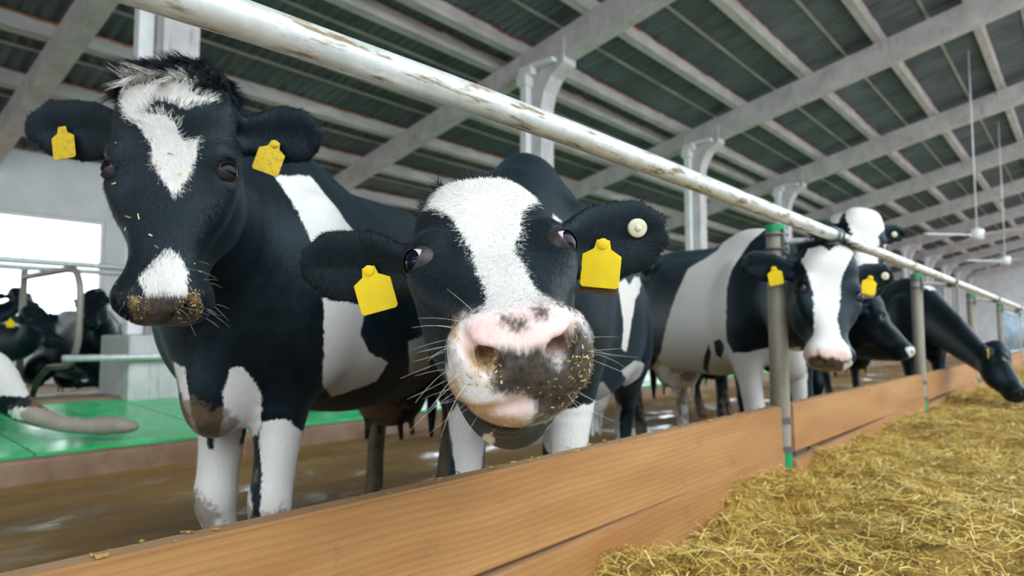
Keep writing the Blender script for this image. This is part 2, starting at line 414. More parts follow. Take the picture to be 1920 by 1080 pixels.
# ------------------------------------------------------------------ feed barrier
FX = -1.0
PY = [2.89 + 3.0 * k for k in range(-2, 16)]
fence = empty('feed_barrier', (FX, 2.89, .15))
tag(fence, 'long wooden plank barrier with steel posts and a neck rail above it, beside the fodder', 'fence')
def loc(p): return (p[0] - FX, p[1] - 2.89, p[2] - .15)
bm = bmesh.new(); bmesh.ops.create_cube(bm, size=1)
for q in bm.verts: q.co = Vector((q.co.x * .052, q.co.y * 2.87, q.co.z * .198))
bmesh.ops.bevel(bm, geom=list(bm.edges), offset=.006, segments=2, affect='EDGES')
bmesh.ops.subdivide_edges(bm, edges=[e for e in bm.edges if abs(e.verts[0].co.y - e.verts[1].co.y) > 2], cuts=14)
pm = bpy.data.meshes.new('plank'); bm.to_mesh(pm); bm.free(); pm.materials.append(MATS['plank_wood'])
for i, y in enumerate(PY[:-1]):
    for r, zc in enumerate((.466, .262)):
        o = bpy.data.objects.new('plank', pm); COL.objects.link(o); o.parent = fence
        o.location = loc((FX + .004 + (.007 if r else 0), y + 1.5, zc)); o.rotation_euler = (R(1.2 if r else -.6), R(.8 if r else -1.0) , 0)
        if r == 0: o.rotation_euler = (0, R(-1), 0)
def ring(c, r, h, mbb, n=20): mbb.tube([(c[0], c[1], c[2] - h / 2), (c[0], c[1], c[2] + h / 2)], r, n)
pmesh = None
parts = {}
def post(y):
    global parts
    x = FX
    if not parts:
        q = MB(); q.tube([(0, 0, -.02), (0, 0, 1.290)], .0385, 24); parts['post'] = q
        q = MB(); ring((0, 0, 1.300), .041, .03, q, 24); parts['post_cap'] = q
        q = MB(); ring((0, 0, .505), .0425, .026, q, 24); parts['band'] = q
        q = MB(); ring((0, 0, .388), .0435, .028, q, 24); parts['lower_band'] = q
        q = MB(); ring((0, 0, .342), .0415, .064, q, 24); parts['green_sleeve'] = q
        q = MB(); ring((0, 0, .262), .0405, .055, q, 24); parts['lower_sleeve'] = q
        q = MB(); ring((0, 0, .300), .0412, .022, q, 24); parts['blue_band'] = q
        for z, nm_ in ((1.272, 'u_bolt'), (1.212, 'lower_u_bolt')):
            q = MB(); parts[nm_] = q
            q.tube([(-.03, 0, z)] + [(.047 * math.cos(a), .047 * math.sin(a), z) for a in np.linspace(-2.4, 2.4, 14)], .005, 8)
        q = MB(); q.box((.036, -.03, 1.19), (.046, .03, 1.295), .002)
        parts['clamp'] = q
        q = MB(); q.tube([(.04, 0, 1.242), (.12, 0, 1.238), (.19, 0, 1.222), (.228, 0, 1.212)], .014, 10); parts['rail_arm'] = q
        for dy in (-.03, .03):
            q = MB(); parts['clip_bolt' if dy < 0 else 'rail_clip'] = q
            q.tube([(.23 + .031 * math.cos(a), dy, 1.25 + .031 * math.sin(a)) for a in np.linspace(-2.6, 3.3, 16)], .0042, 8)
        q = MB(); q.box((.20, -.045, 1.208), (.255, .045, 1.218), .002); parts['clip_plate'] = q
        mats_ = dict(post='galvanised_post', post_cap='green_plastic', band='zinc_dark', lower_band='zinc_dark', lower_sleeve='green_plastic', u_bolt='zinc_dark', lower_u_bolt='zinc_dark', clip_bolt='zinc_dark', green_sleeve='green_plastic', blue_band='blue_grey_band', clamp='zinc_dark', rail_arm='galvanised_clean', rail_clip='zinc_dark', clip_plate='zinc_dark')
        for n_, q in parts.items():
            me = mesh(n_, q.v, q.f); me.materials.append(MATS[mats_[n_]]); me.polygons.foreach_set('use_smooth', [True] * len(me.polygons)); me.set_sharp_from_angle(angle=R(40)); parts[n_] = me
    p = None
    for n_, me in parts.items():
        o = bpy.data.objects.new(n_, me); COL.objects.link(o)
        if p is None: p = o; o.parent = fence; o.location = loc((x, y, 0))
        else: o.parent = p
for y in PY: post(y)
# neck rail: an old pipe, very slightly bowed
ys = np.linspace(-3.4, 48, 150)
def rail_z(y):
    return 1.25 + (-.024 * max(0, (1.2 - y)) ** 1.6 if y < 1.2 else 0)
q = MB(); q.tube([loc((FX + .23, y, rail_z(max(y, -.6)))) for y in ys], .0245, 28)
rl = q.build('neck_rail', 'galvanised', fence, True)

# ------------------------------------------------------------------ stall pipework between the lying rows
def pipe_obj(name, pts, r, m, label, cat, group=None, n=12):
    o = MB().tube(pts, r, n).build(name, m, None, True); tag(o, label, cat, group); return o
def arc(c, r, a0, a1, n=8):
    return [(c[0] + r * math.cos(a), c[1], c[2] + r * math.sin(a)) for a in np.linspace(R(a0), R(a1), n)]
def stall_loop(y, label):
    root = empty('stall_divider', (-9.3, y, .15))
    def lc(p): return (p[0] + 9.3, p[1] - y, p[2] - .15)
    pts = [(-9.3, y, 1.52)] + arc((-7.75, y, 1.24), .28, 90, 0) + arc((-7.75, y, .86), .28, 0, -90) + arc((-8.7, y, .33), .25, 90, 180, 6)[0:6]
    pts = [(-9.3, y, 1.52)] + arc((-7.75, y, 1.22), .30, 90, 0) + arc((-7.80, y, .90), .35, 0, -80) + [(-8.3, y, .52), (-8.6, y, .40), (-8.8, y, .2)]
    MB().tube([lc(p) for p in pts], .032, 12).build('loop', 'galvanised_post', root, True)
    MB().tube([lc((-9.3, y, .1)), lc((-9.3, y, 1.6))], .035, 12).build('upright', 'galvanised_post', root, True)
    tag(root, label, 'rail', 'curved stall dividers')
for k in range(-1, 8):
    stall_loop(2.32 + MY * k, 'curved steel stall divider pipe between the lying cows')
for x, z, lab in ((-9.3, 1.632, 'long horizontal steel pipe over the far stall dividers'), (-7.9, 1.58, 'long horizontal steel pipe halfway along the stall dividers')):
    pipe_obj('stall_rail', [(x, Y0 + .5, z), (x, 30, z)], .03, 'galvanised_clean', lab, 'rail')
pipe_obj('brisket_pipe', [(-6.62, 1.95, .66), (-6.62, 3.75, .66)], .03, 'galvanised_clean', 'low horizontal steel pipe running past the concrete column footings', 'rail')
# ceiling fans
def fan(p, rot, lab):
    root = empty('ceiling_fan', p); top = raft_top(p[0])
    MB().tube([(0, 0, -.12), (0, 0, -.09), (0, 0, .10), (0, 0, .13)], [.06, .13, .13, .05], 16).build('motor', 'fan_white', root, True)
    MB().tube([(0, 0, .12), (0, 0, top - p[2] + .05)], .012, 8).build('rod', 'fan_white', root, True)
    for k in range(3):
        a = rot + k * 2 * math.pi / 3
        q = MB()
        prof = [(.12, .035), (.3, .07), (1.15, .062), (1.2, .05)]
        vs_ = []
        for x, hw in prof:
            for yy, dz in ((-hw, .022), (hw, -.022)):
                for th in (.006, -.006): vs_.append((x, yy, dz + th))
        fs = []
        for i in range(3):
            b0 = i * 4; b1 = b0 + 4
            fs += [[b0, b1, b1 + 2, b0 + 2], [b0 + 1, b0 + 3, b1 + 3, b1 + 1], [b0, b0 + 1, b1 + 1, b1], [b0 + 2, b1 + 2, b1 + 3, b0 + 3]]
        fs += [[0, 2, 3, 1], [12, 13, 15, 14]]
        M_ = Matrix.Rotation(a, 4, 'Z')
        q.add([M_ @ Vector(p_) for p_ in vs_], fs).build('blade', 'fan_white', root)
    tag(root, lab, 'fan', 'ceiling fans'); return root
fan(tuple(at(1832, 440, 14.5)), R(-12), 'white three-bladed ceiling fan hanging from the roof over the cows')
fan(tuple(at(1885, 489, 19.4)), R(-12), 'white three-bladed ceiling fan hanging from the roof over the cows')

# headlock bars on the barrier farther down
for k in range(3, 6):
    y0 = PY[k + 2] + .12; root = empty('headlock_panel', (FX, y0, .6))
    nb = 8
    for i in range(nb):
        yy = i * (2.76 / (nb - 1))
        MB().tube([(0, yy, -.02), (0, yy, .60)], .022, 10).build('bar', 'blue_steel', root, True)
    MB().tube([(0, -.02, .60), (0, 2.78, .60)], .022, 10).build('top_rail', 'blue_steel', root, True)
    MB().tube([(0, -.02, -.0), (0, 2.78, -.0)], .022, 10).build('bottom_rail', 'blue_steel', root, True)
    tag(root, 'blue-grey steel headlock bars standing on the planks farther down the barrier', 'railing', 'headlock panels')

# ------------------------------------------------------------------ implicit modelling of the animals
def unit(v): v = np.asarray(v, float); return v / np.linalg.norm(v)
def smin(a, b, k):
    if k <= 0: return np.minimum(a, b)
    h = np.maximum(k - np.abs(a - b), 0) / k
    return np.minimum(a, b) - h * h * k * .25
def cr_interp(xs, ys, q):
    """smooth monotone-ish interpolation through a few stations"""
    xs = np.asarray(xs, float); ys = np.asarray(ys, float)
    d = np.diff(ys) / np.diff(xs); m = np.zeros_like(ys)
    m[1:-1] = np.where(d[:-1] * d[1:] > 0, 2 * d[:-1] * d[1:] / (d[:-1] + d[1:] + 1e-12), 0); m[0] = d[0]; m[-1] = d[-1]
    q = np.clip(q, xs[0], xs[-1]); i = np.clip(np.searchsorted(xs, q) - 1, 0, len(xs) - 2)
    h = xs[i + 1] - xs[i]; t_ = (q - xs[i]) / h
    return (2 * t_**3 - 3 * t_**2 + 1) * ys[i] + (t_**3 - 2 * t_**2 + t_) * h * m[i] + (-2 * t_**3 + 3 * t_**2) * ys[i + 1] + (t_**3 - t_**2) * h * m[i + 1]
class Prim: pass
def tube(pts, a, b=None, up=(0, 0, 1), k=.03, op='+', n=14):
    """tube along a smooth line; a = sideways radius, b = radius along 'up'"""
    pts = np.asarray(pts, float); b = a if b is None else b
    s = np.concatenate([[0], np.cumsum(np.linalg.norm(np.diff(pts, axis=0), axis=1))])
    q = np.linspace(0, s[-1], n)
    C = np.stack([cr_interp(s, pts[:, i], q) for i in range(3)], -1)
    A = cr_interp(s, np.broadcast_to(a, len(pts)).astype(float), q); B = cr_interp(s, np.broadcast_to(b, len(pts)).astype(float), q)
    up = np.asarray(up, float)
    UP = np.broadcast_to(up, (n, 3)) if up.ndim == 1 else np.stack([np.interp(q, s, up[:, i]) for i in range(3)], -1)
    p = Prim(); p.k = k; p.op = op; r = max(A.max(), B.max()); p.lo = C.min(0) - r; p.hi = C.max(0) + r
    def f(X):
        best = np.full(len(X), 1e9); out = np.full(len(X), 1e9)
        for i in range(n - 1):
            d = C[i + 1] - C[i]; l2 = d @ d; l = math.sqrt(l2); ax = d / l
            v = UP[i] - ax * (UP[i] @ ax); v = v / np.linalg.norm(v); w_ = np.cross(ax, v)
            Y = X - C[i]; ta = Y @ ax; tc = np.clip(ta / l, 0, 1)
            aa = A[i] + (A[i + 1] - A[i]) * tc; bb = B[i] + (B[i + 1] - B[i]) * tc
            e = ta - tc * l; xx = Y @ w_; yy = Y @ v
            ce = np.minimum(aa, bb)
            kk = np.sqrt((xx / aa) ** 2 + (yy / bb) ** 2 + (e / ce) ** 2)
            rr = np.sqrt(xx * xx + yy * yy + e * e)
            dd = np.where(kk > 1e-4, rr - rr / np.maximum(kk, 1e-4), -ce)
            out = np.minimum(out, dd)
        return out
    p.f = f; return p
def ell(c, r, M=None, k=.03, op='+'):
    """ellipsoid; columns of M are its axes"""
    c = np.asarray(c, float); r = np.asarray(r, float) * np.ones(3); M = np.eye(3) if M is None else np.asarray(M, float)
    p = Prim(); p.k = k; p.op = op; p.lo = c - r.max(); p.hi = c + r.max()
    def f(X):
        Y = (X - c) @ M; q = np.sqrt(((Y / r) ** 2).sum(1)); l = np.sqrt((Y * Y).sum(1))
        return np.where(q > 1e-4, l - l / np.maximum(q, 1e-4), -r.min())
    p.f = f; return p
def loft(O, M, st, k=.03, op='+', ex=2.4, axis_rng=None):
    """body lofted along local axis 0 of frame (O, M): stations (t, halfwidth, low, high); axes: 1 = width, 2 = height"""
    st = np.asarray(st, float); O = np.asarray(O, float); M = np.asarray(M, float)
    p = Prim(); p.k = k; p.op = op
    t0, t1 = st[0, 0], st[-1, 0]; w_ = st[:, 1].max(); lo, hi = st[:, 2].min(), st[:, 3].max()
    cs = np.array([O + M @ V(a, b_, c) for a in (t0, t1) for b_ in (-w_, w_) for c in (lo, hi)]); p.lo = cs.min(0); p.hi = cs.max(0)
    def f(X):
        Y = (X - O) @ M; t_ = Y[:, 0]
        ww = cr_interp(st[:, 0], st[:, 1], t_); l_ = cr_interp(st[:, 0], st[:, 2], t_); h_ = cr_interp(st[:, 0], st[:, 3], t_)
        tp = cr_interp(st[:, 0], st[:, 4], t_) if st.shape[1] > 4 else 0.0
        cc = (l_ + h_) / 2; hh = np.maximum((h_ - l_) / 2, .004); ww = np.maximum(ww, .004)
        zz_ = (Y[:, 2] - cc) / hh
        wl_ = ww * (1 + tp * np.clip(zz_, -1, 1))
        xx = Y[:, 1] / wl_
        kk = (np.abs(xx) ** ex + np.abs(zz_) ** ex) ** (1 / ex)
        rr = np.sqrt(Y[:, 1] ** 2 + (Y[:, 2] - cc) ** 2)
        d = np.where(kk > 1e-3, rr - rr / np.maximum(kk, 1e-3), -np.minimum(ww, hh))
        e = np.maximum(np.maximum(t0 - t_, t_ - t1), 0)
        return np.where(e > 0, np.sqrt(np.maximum(d, 0) ** 2 + e * e), d)
    p.f = f; return p
def field(prims, X):
    d = np.full(len(X), .25)
    for p in prims:
        m_ = p.k + .035
        idx = np.nonzero(((X >= p.lo - m_) & (X <= p.hi + m_)).all(1))[0]
        if not len(idx): continue
        e = p.f(X[idx])
        if p.op == '+': d[idx] = smin(d[idx], e, p.k)
        else: d[idx] = -smin(-d[idx], e, p.k)
    return d
def polygonise(prims, h):
    lo = np.min([p.lo for p in prims if p.op == '+'], 0) - 4 * h; hi = np.max([p.hi for p in prims if p.op == '+'], 0) + 4 * h
    B = 8; nb = np.ceil((hi - lo) / (h * B)).astype(int); N = nb * B + 1
    # find the blocks that the surface passes through
    bc = np.stack(np.meshgrid(*[np.arange(k) for k in nb], indexing='ij'), -1).reshape(-1, 3)
    cen = lo + (bc + .5) * h * B
    fc = np.full(len(cen), .25)
    for p in prims:
        if p.op != '+': continue
        idx = np.nonzero(((cen >= p.lo - h * B - p.k - .02) & (cen <= p.hi + h * B + p.k + .02)).all(1))[0]
        if len(idx): fc[idx] = smin(fc[idx], p.f(cen[idx]), p.k)
    for p in prims:
        if p.op == '-':
            idx = np.nonzero(((cen >= p.lo - h * B) & (cen <= p.hi + h * B)).all(1))[0]
            if len(idx): fc[idx] = np.where(np.abs(fc[idx]) < .12, 0, fc[idx])
    act = np.abs(fc) < h * B * 1.25
    G = np.empty(N, dtype=np.float32)
    # coarse signs everywhere, fine values in active blocks
    sg = np.where(fc < 0, -1.0, 1.0).reshape(nb).astype(np.float32)
    G[:-1, :-1, :-1] = np.repeat(np.repeat(np.repeat(sg, B, 0), B, 1), B, 2)
    G[-1] = 1; G[:, -1] = 1; G[:, :, -1] = 1
    off = np.stack(np.meshgrid(*[np.arange(B + 1)] * 3, indexing='ij'), -1).reshape(-1, 3)
    ab = bc[act] * B
    CH = 1500
    for s in range(0, len(ab), CH):
        I = (ab[s:s + CH, None, :] + off[None]).reshape(-1, 3)
        key = (I[:, 0] * N[1] + I[:, 1]) * N[2] + I[:, 2]
        key = np.unique(key)
        I = np.stack([key // (N[1] * N[2]), (key // N[2]) % N[1], key % N[2]], -1)
        G.ravel()[key] = field(prims, lo + I * h)
    S = G < 0
    c = S[:-1, :-1, :-1].astype(np.int8)
    tot = np.zeros_like(c)
    for dx in (0, 1):
        for dy in (0, 1):
            for dz in (0, 1):
                tot += S[dx:N[0] - 1 + dx, dy:N[1] - 1 + dy, dz:N[2] - 1 + dz]
    cells = np.argwhere((tot > 0) & (tot < 8))
    vid = np.full(c.shape, -1, dtype=np.int32); vid[tuple(cells.T)] = np.arange(len(cells))
    cv = np.stack([G[cells[:, 0] + a, cells[:, 1] + b_, cells[:, 2] + e] for a in (0, 1) for b_ in (0, 1) for e in (0, 1)], -1).astype(np.float64)
    cor = np.array([(a, b_, e) for a in (0, 1) for b_ in (0, 1) for e in (0, 1)], float)
    acc = np.zeros((len(cells), 3)); cnt = np.zeros(len(cells))
    for i in range(8):
        for j in range(i + 1, 8):
            if np.abs(cor[i] - cor[j]).sum() != 1: continue
            a, b_ = cv[:, i], cv[:, j]; mk = (a < 0) != (b_ < 0)
            t_ = np.where(mk, a / np.where(mk, a - b_, 1), 0)[:, None]
            acc += np.where(mk[:, None], cor[i] + (cor[j] - cor[i]) * t_, 0); cnt += mk
    P = lo + (cells + acc / cnt[:, None]) * h
    Q = []
    for ax in range(3):
        sl0 = [slice(None)] * 3; sl1 = [slice(None)] * 3; sl0[ax] = slice(0, -1); sl1[ax] = slice(1, None)
        A, Bm = S[tuple(sl0)], S[tuple(sl1)]
        e = np.argwhere(A != Bm); u, v_ = (ax + 1) % 3, (ax + 2) % 3
        e = e[(e[:, u] > 0) & (e[:, v_] > 0) & (e[:, u] < N[u] - 1) & (e[:, v_] < N[v_] - 1)]
        ins = A[tuple(e.T)]
        def cell(du, dv_):
            q = e.copy(); q[:, u] -= du; q[:, v_] -= dv_; return vid[tuple(q.T)]
        q = np.stack([cell(1, 1), cell(0, 1), cell(0, 0), cell(1, 0)], -1)
        q[~ins] = q[~ins][:, ::-1]
        Q.append(q[(q >= 0).all(1)])
    F = np.vstack(Q)
    # keep the largest connected body only, then relax a little
    for it in range(2):
        S_ = np.zeros_like(P); n_ = np.zeros(len(P))
        for a, b_ in ((0, 1), (1, 2), (2, 3), (3, 0)):
            S_ += np.stack([np.bincount(F[:, a], P[F[:, b_], i], len(P)) for i in range(3)], -1); n_ += np.bincount(F[:, a], minlength=len(P))
            S_ += np.stack([np.bincount(F[:, b_], P[F[:, a], i], len(P)) for i in range(3)], -1); n_ += np.bincount(F[:, b_], minlength=len(P))
        P = P + .5 * (S_ / np.maximum(n_, 1)[:, None] - P) if it == 0 else P - .0 * P + .35 * (S_ / np.maximum(n_, 1)[:, None] - P)
    return P, F
def set_attr(me, name, vals):
    a = me.attributes.new(name, 'FLOAT', 'POINT'); a.data.foreach_set('value', np.ascontiguousarray(vals, dtype=np.float32))
def poly_sd(poly, U):
    """signed distance to a polygon in a plane, > 0 inside"""
    poly = np.asarray(poly, float); d = np.full(len(U), 1e9); ins = np.zeros(len(U), bool)
    for i in range(len(poly)):
        a, b_ = poly[i], poly[(i + 1) % len(poly)]; e = b_ - a; w_ = U - a
        t_ = np.clip((w_ @ e) / (e @ e + 1e-12), 0, 1); q = w_ - t_[:, None] * e; d = np.minimum(d, (q * q).sum(1))
        c = ((a[1] > U[:, 1]) != (b_[1] > U[:, 1])) & (U[:, 0] < (b_[0] - a[0]) * (U[:, 1] - a[1]) / (b_[1] - a[1] + 1e-15) + a[0])
        ins ^= c
    return np.where(ins, 1, -1) * np.sqrt(d)

# ------------------------------------------------------------------ the head.  frame: x = the cow's left, y = into the head, z = up the face, eyes at z = 0
ZLO, ZHI = .87, 1.42
def head_prims(O, M, ears, s=1.0, mouth=0.0, wide=1.0):
    zm = lambda z: z * ZLO if z < 0 else z * ZHI
    def W(x, y, z):
        return O + M @ (V(x * (1.10 if z > -.1 else .96), y, zm(z)) * s)
    D = lambda *p: M @ V(*p)
    T = lambda L_: [W(*p) for p in L_]
    out = []
    MM = np.stack([M[:, 2], M[:, 0], M[:, 1]], -1)            # loft axes: along the face, across, into the head
    st = np.array([  # t(z)   halfw   front   back
        (-.300, .050, .012, .075), (-.285, .068, .002, .095), (-.25, .0665, -.006, .105), (-.20, .064, -.010, .118), (-.14, .072, -.008, .135), (-.08, .088, -.004, .150), (-.03, .103, .0, .160),
        (.03, .106, -.012, .165), (.09, .102, -.040, .165), (.130, .094, -.042, .155), (.160, .078, -.018, .135), (.178, .030, .04, .10)])
    st = np.column_stack([st * s, np.array([-.05, -.06, -.10, -.12, -.16, -.20, -.20, -.16, -.12, -.05, 0, 0])])
    st[:, 0] = np.where(st[:, 0] < 0, st[:, 0] * ZLO, st[:, 0] * ZHI)
    st[:, 1] *= np.array([.95, .95, .97, 1.0, 1.05, 1.10, 1.12, 1.12, 1.12, 1.10, 1.1, 1.1]) * wide
    out.append(loft(O, MM, st, .0, '+', 2.55))
    # lower jaw
    out.append(tube(T([(0, .150, .015), (0, .148, -.06), (0, .125, -.14), (0, .108, -.22), (0, .098, -.275)]), [.068 * s, .074 * s, .062 * s, .050 * s, .046 * s], [.062 * s, .066 * s, .058 * s, .040 * s, .036 * s], D(0, 1, 0), .05 * s))
    for sx in (-1, 1):
        out.append(ell(W(sx * .062, .130, -.035), V(.036, .062, .085) * s, M, .06 * s))           # cheek muscle
        out.append(ell(W(sx * .088, .030, .010), V(.027, .036, .036) * s, M, .03 * s))           # orbit
        out.append(ell(W(sx * .080, .006, .030), V(.026, .018, .022) * s, M, .025 * s))             # brow
        out.append(tube(T([(sx * .092, .028, -.03), (sx * .080, .04, -.085), (sx * .066, .045, -.13)]), [.014 * s, .013 * s, .008 * s], None, D(0, 1, 0), .035 * s))   # cheek bone
    # muzzle: broad nose pad, upper lip, chin
    out.append(ell(W(0, .038, -.283), V(.081, .050, .050) * s, M, .05 * s))
    for sx in (-1, 1):
        out.append(ell(W(sx * .047, .018, -.292), V(.037, .034, .034) * s, M, .025 * s))           # wing of the nostril
        out.append(ell(W(sx * .046, .070, -.286), V(.038, .034, .042) * s, M, .03 * s))            # upper lip pad
    out.append(ell(W(0, .100 + mouth, -.272), V(.062, .040, .048) * s, M, .022 * s))                # chin
    out.append(ell(W(0, .030, -.318), V(.040, .030, .016) * s, M, .02 * s))
    # mouth line, philtrum, nostrils, eye sockets
    arcp = [(-.084, .096, -.255), (-.073, .089, -.314), (-.040, .082, -.342), (0, .078, -.334), (.040, .082, -.342), (.073, .089, -.314), (.084, .096, -.255)]
    out.append(tube(T(arcp), .0068 * s, .0068 * s, D(0, 1, 0), .008 * s, '-', 20))
    for sx in (-1, 1):
        # comma shaped nostril: a deep round hole with a slit running up and outwards
        out.append(tube(T([(sx * .039, .018, -.350), (sx * .041, .018, -.318), (sx * .045, .026, -.262)]), [.0165 * s, .0150 * s, .010 * s], [.0140 * s, .0135 * s, .010 * s], D(0, 1, 0), .008 * s, '-', 8))
        out.append(tube(T([(sx * .041, .020, -.330), (sx * .058, .009, -.320), (sx * .070, -.006, -.295)]), [.0115 * s, .0095 * s, .005 * s], None, D(0, 1, 0), .010 * s, '-', 8))
        out.append(ell(W(sx * .1025, .015, .006), V(.0225, .0225, .0195) * s, M, .007 * s, '-'))
        out.append(tube(T([(sx * .094, -.002, -.018), (sx * .088, -.006, -.05)]), .0035 * s, None, D(0, 1, 0), .02 * s, '-', 4))   # tear furrow
    # ears: base, leaf, hollow.  each ear = (direction, facing, length, width) in the frame of the head
    frames = []
    for sx, (d, face, ln, wd) in zip((-1, 1), ears):
        d = unit(d); face = np.asarray(face, float); face = unit(face - d * (face @ d)); side = np.cross(d, face)
        base = W(sx * .080, .090, .085); ln_ = ln * s; wd_ = wd * s
        q = [base - d * .02, base + d * ln_ * .20, base + d * ln_ * .50, base + d * ln_ * .80, base + d * ln_ * .97]
        q[2] = q[2] - face * .008; q[4] = q[4] + face * .010
        out.append(tube(q, V(.52, .66, 1.0, .92, .42) * wd_, V(.034, .026, .0125, .0095, .007) * s, face, .026 * s, '+', 18))
        out.append(tube([base + d * ln_ * .14 + face * .034 * s, base + d * ln_ * .45 + face * .020 * s, base + d * ln_ * .80 + face * .0185 * s], V(.012, .62 * wd_ / s, .60 * wd_ / s) * s, V(.014, .018, .0135) * s, face, .02 * s, '-', 10))
        frames.append((base, d, face, side, ln_))
    return out, frames
def frame_from(E, N_, xh):
    """head frame from the point between the eyes, the tip of the nose and a hint of the cow's left"""
    z = unit(np.asarray(E) - np.asarray(N_)); x = np.asarray(xh, float); x = unit(x - z * (x @ z)); y = np.cross(z, x)
    return np.stack([x, y, z], -1)

EYE_L = V(0, .018, .006); MUZ_L = V(0, .045, -.325 * ZLO)
def head_pose(Em, Pm, xh, hs):
    """head origin and frame from the point between the eyes and the middle of the muzzle"""
    lv = MUZ_L - EYE_L; an = math.atan2(lv[1], -lv[2])
    a = unit(np.asarray(Em) - np.asarray(Pm)); x = np.asarray(xh, float); x = unit(x - a * (x @ a)); b_ = np.cross(a, x)
    z = a * math.cos(an) + b_ * math.sin(an); y = np.cross(z, x)
    M = np.stack([x, y, z], -1)
    return np.asarray(Em) - M @ (EYE_L * hs), M

# ------------------------------------------------------------------ standing cow. frame: x forward, y = left, z up, origin on the floor below the withers
def body_prims(s=1.0, lie=False):
    st = np.array([  # x, halfw, belly, back
        (-1.46, .06, .98, 1.24), (-1.40, .17, .86, 1.33), (-1.25, .235, .76, 1.37), (-1.02, .275, .66, 1.385), (-.75, .325, .585, 1.36), (-.45, .325, .585, 1.345),
        (-.18, .275, .63, 1.37), (.02, .225, .665, 1.40), (.18, .20, .70, 1.33), (.30, .13, .78, 1.20), (.35, .04, .90, 1.08)])
    tp = np.array([0, -.1, -.15, -.18, -.16, -.16, -.26, -.36, -.25, -.1, 0])
    st = np.column_stack([st * s, tp]); out = [loft(V(0, 0, 0), np.eye(3), st, .0, '+', 2.2)]
    out.append(tube([(.02 * s, 0, 1.34 * s), (-.12 * s, 0, 1.385 * s), (-.35 * s, 0, 1.345 * s)], V(.05, .055, .05) * s, V(.05, .05, .04) * s, (0, 0, 1), .09 * s))
    out.append(tube([(-.5 * s, 0, 1.325 * s), (-.95 * s, 0, 1.36 * s), (-1.22 * s, 0, 1.37 * s), (-1.38 * s, 0, 1.34 * s)], .035 * s, .035 * s, (0, 0, 1), .10 * s))
    for sy in (-1, 1):
        out.append(ell((-1.02 * s, sy * .235 * s, 1.31 * s), V(.07, .05, .05) * s, None, .10 * s))      # hook bones
        out.append(ell((.05 * s, sy * .185 * s, .98 * s), V(.16, .075, .26) * s, None, .10 * s))         # shoulder
        out.append(ell((-1.16 * s, sy * .19 * s, .92 * s), V(.22, .11, .30) * s, None, .10 * s))         # thigh
    return out
def leg_prims(front, side, foot, s=1.0, tw=1.0):
    """foot: (x, y) where the hoof stands"""
    sy = side * (tw if front else 1.0); fx, fy = foot
    L_ = lambda *p: V(*p) * s
    out = []
    if front:
        top = V(.08, sy * .165, .86); kx = .5 * (fx - .02) + .5 * .1 + .02; knee = V(kx, .55 * fy + .45 * sy * .165, .41)
        out.append(tube([top * s, L_(.07 + .2 * (fx - .1), sy * .16 * .8 + fy * .2, .70), L_(.35 * fx + .65 * .08, sy * .16 * .6 + fy * .4, .56), knee * s, L_(.2 * kx + .8 * (fx - .02), .9 * fy + .1 * sy * .165, .26), L_(fx - .03, fy, .125), L_(fx - .005, fy, .065)],
                        V(.085, .074, .056, .048, .034, .038, .045) * s, V(.12, .10, .066, .055, .040, .046, .052) * s, (1, 0, 0), .06 * s, '+', 20))
        out.append(ell(knee * s + L_(.012, 0, .005), V(.046, .047, .062) * s, None, .03 * s))
    else:
        st_ = V(-.98, sy * .24, .78); hock = V(fx - .115, .4 * fy + .6 * sy * .2, .50)
        out.append(tube([L_(-1.12, sy * .18, 1.0), st_ * s * .6 + L_(-1.12, sy * .2, .82) * .4, L_(-1.16, sy * .215, .68), hock * s, L_(fx - .07, .8 * fy + .2 * sy * .2, .30), L_(fx - .035, fy, .13), L_(fx - .005, fy, .065)],
                        V(.11, .115, .082, .046, .038, .042, .046) * s, V(.16, .16, .11, .072, .047, .050, .054) * s, (1, 0, 0), .07 * s, '+', 20))
        out.append(ell(hock * s + L_(-.03, 0, .02), V(.052, .034, .062) * s, None, .03 * s))
    out.append(tube([L_(fx - .015, fy, .085), L_(fx + .03, fy, .03), L_(fx + .045, fy, .022)], V(.048, .058, .052) * s, V(.05, .034, .026) * s, (0, 0, 1), .02 * s, '+', 5))
    return out

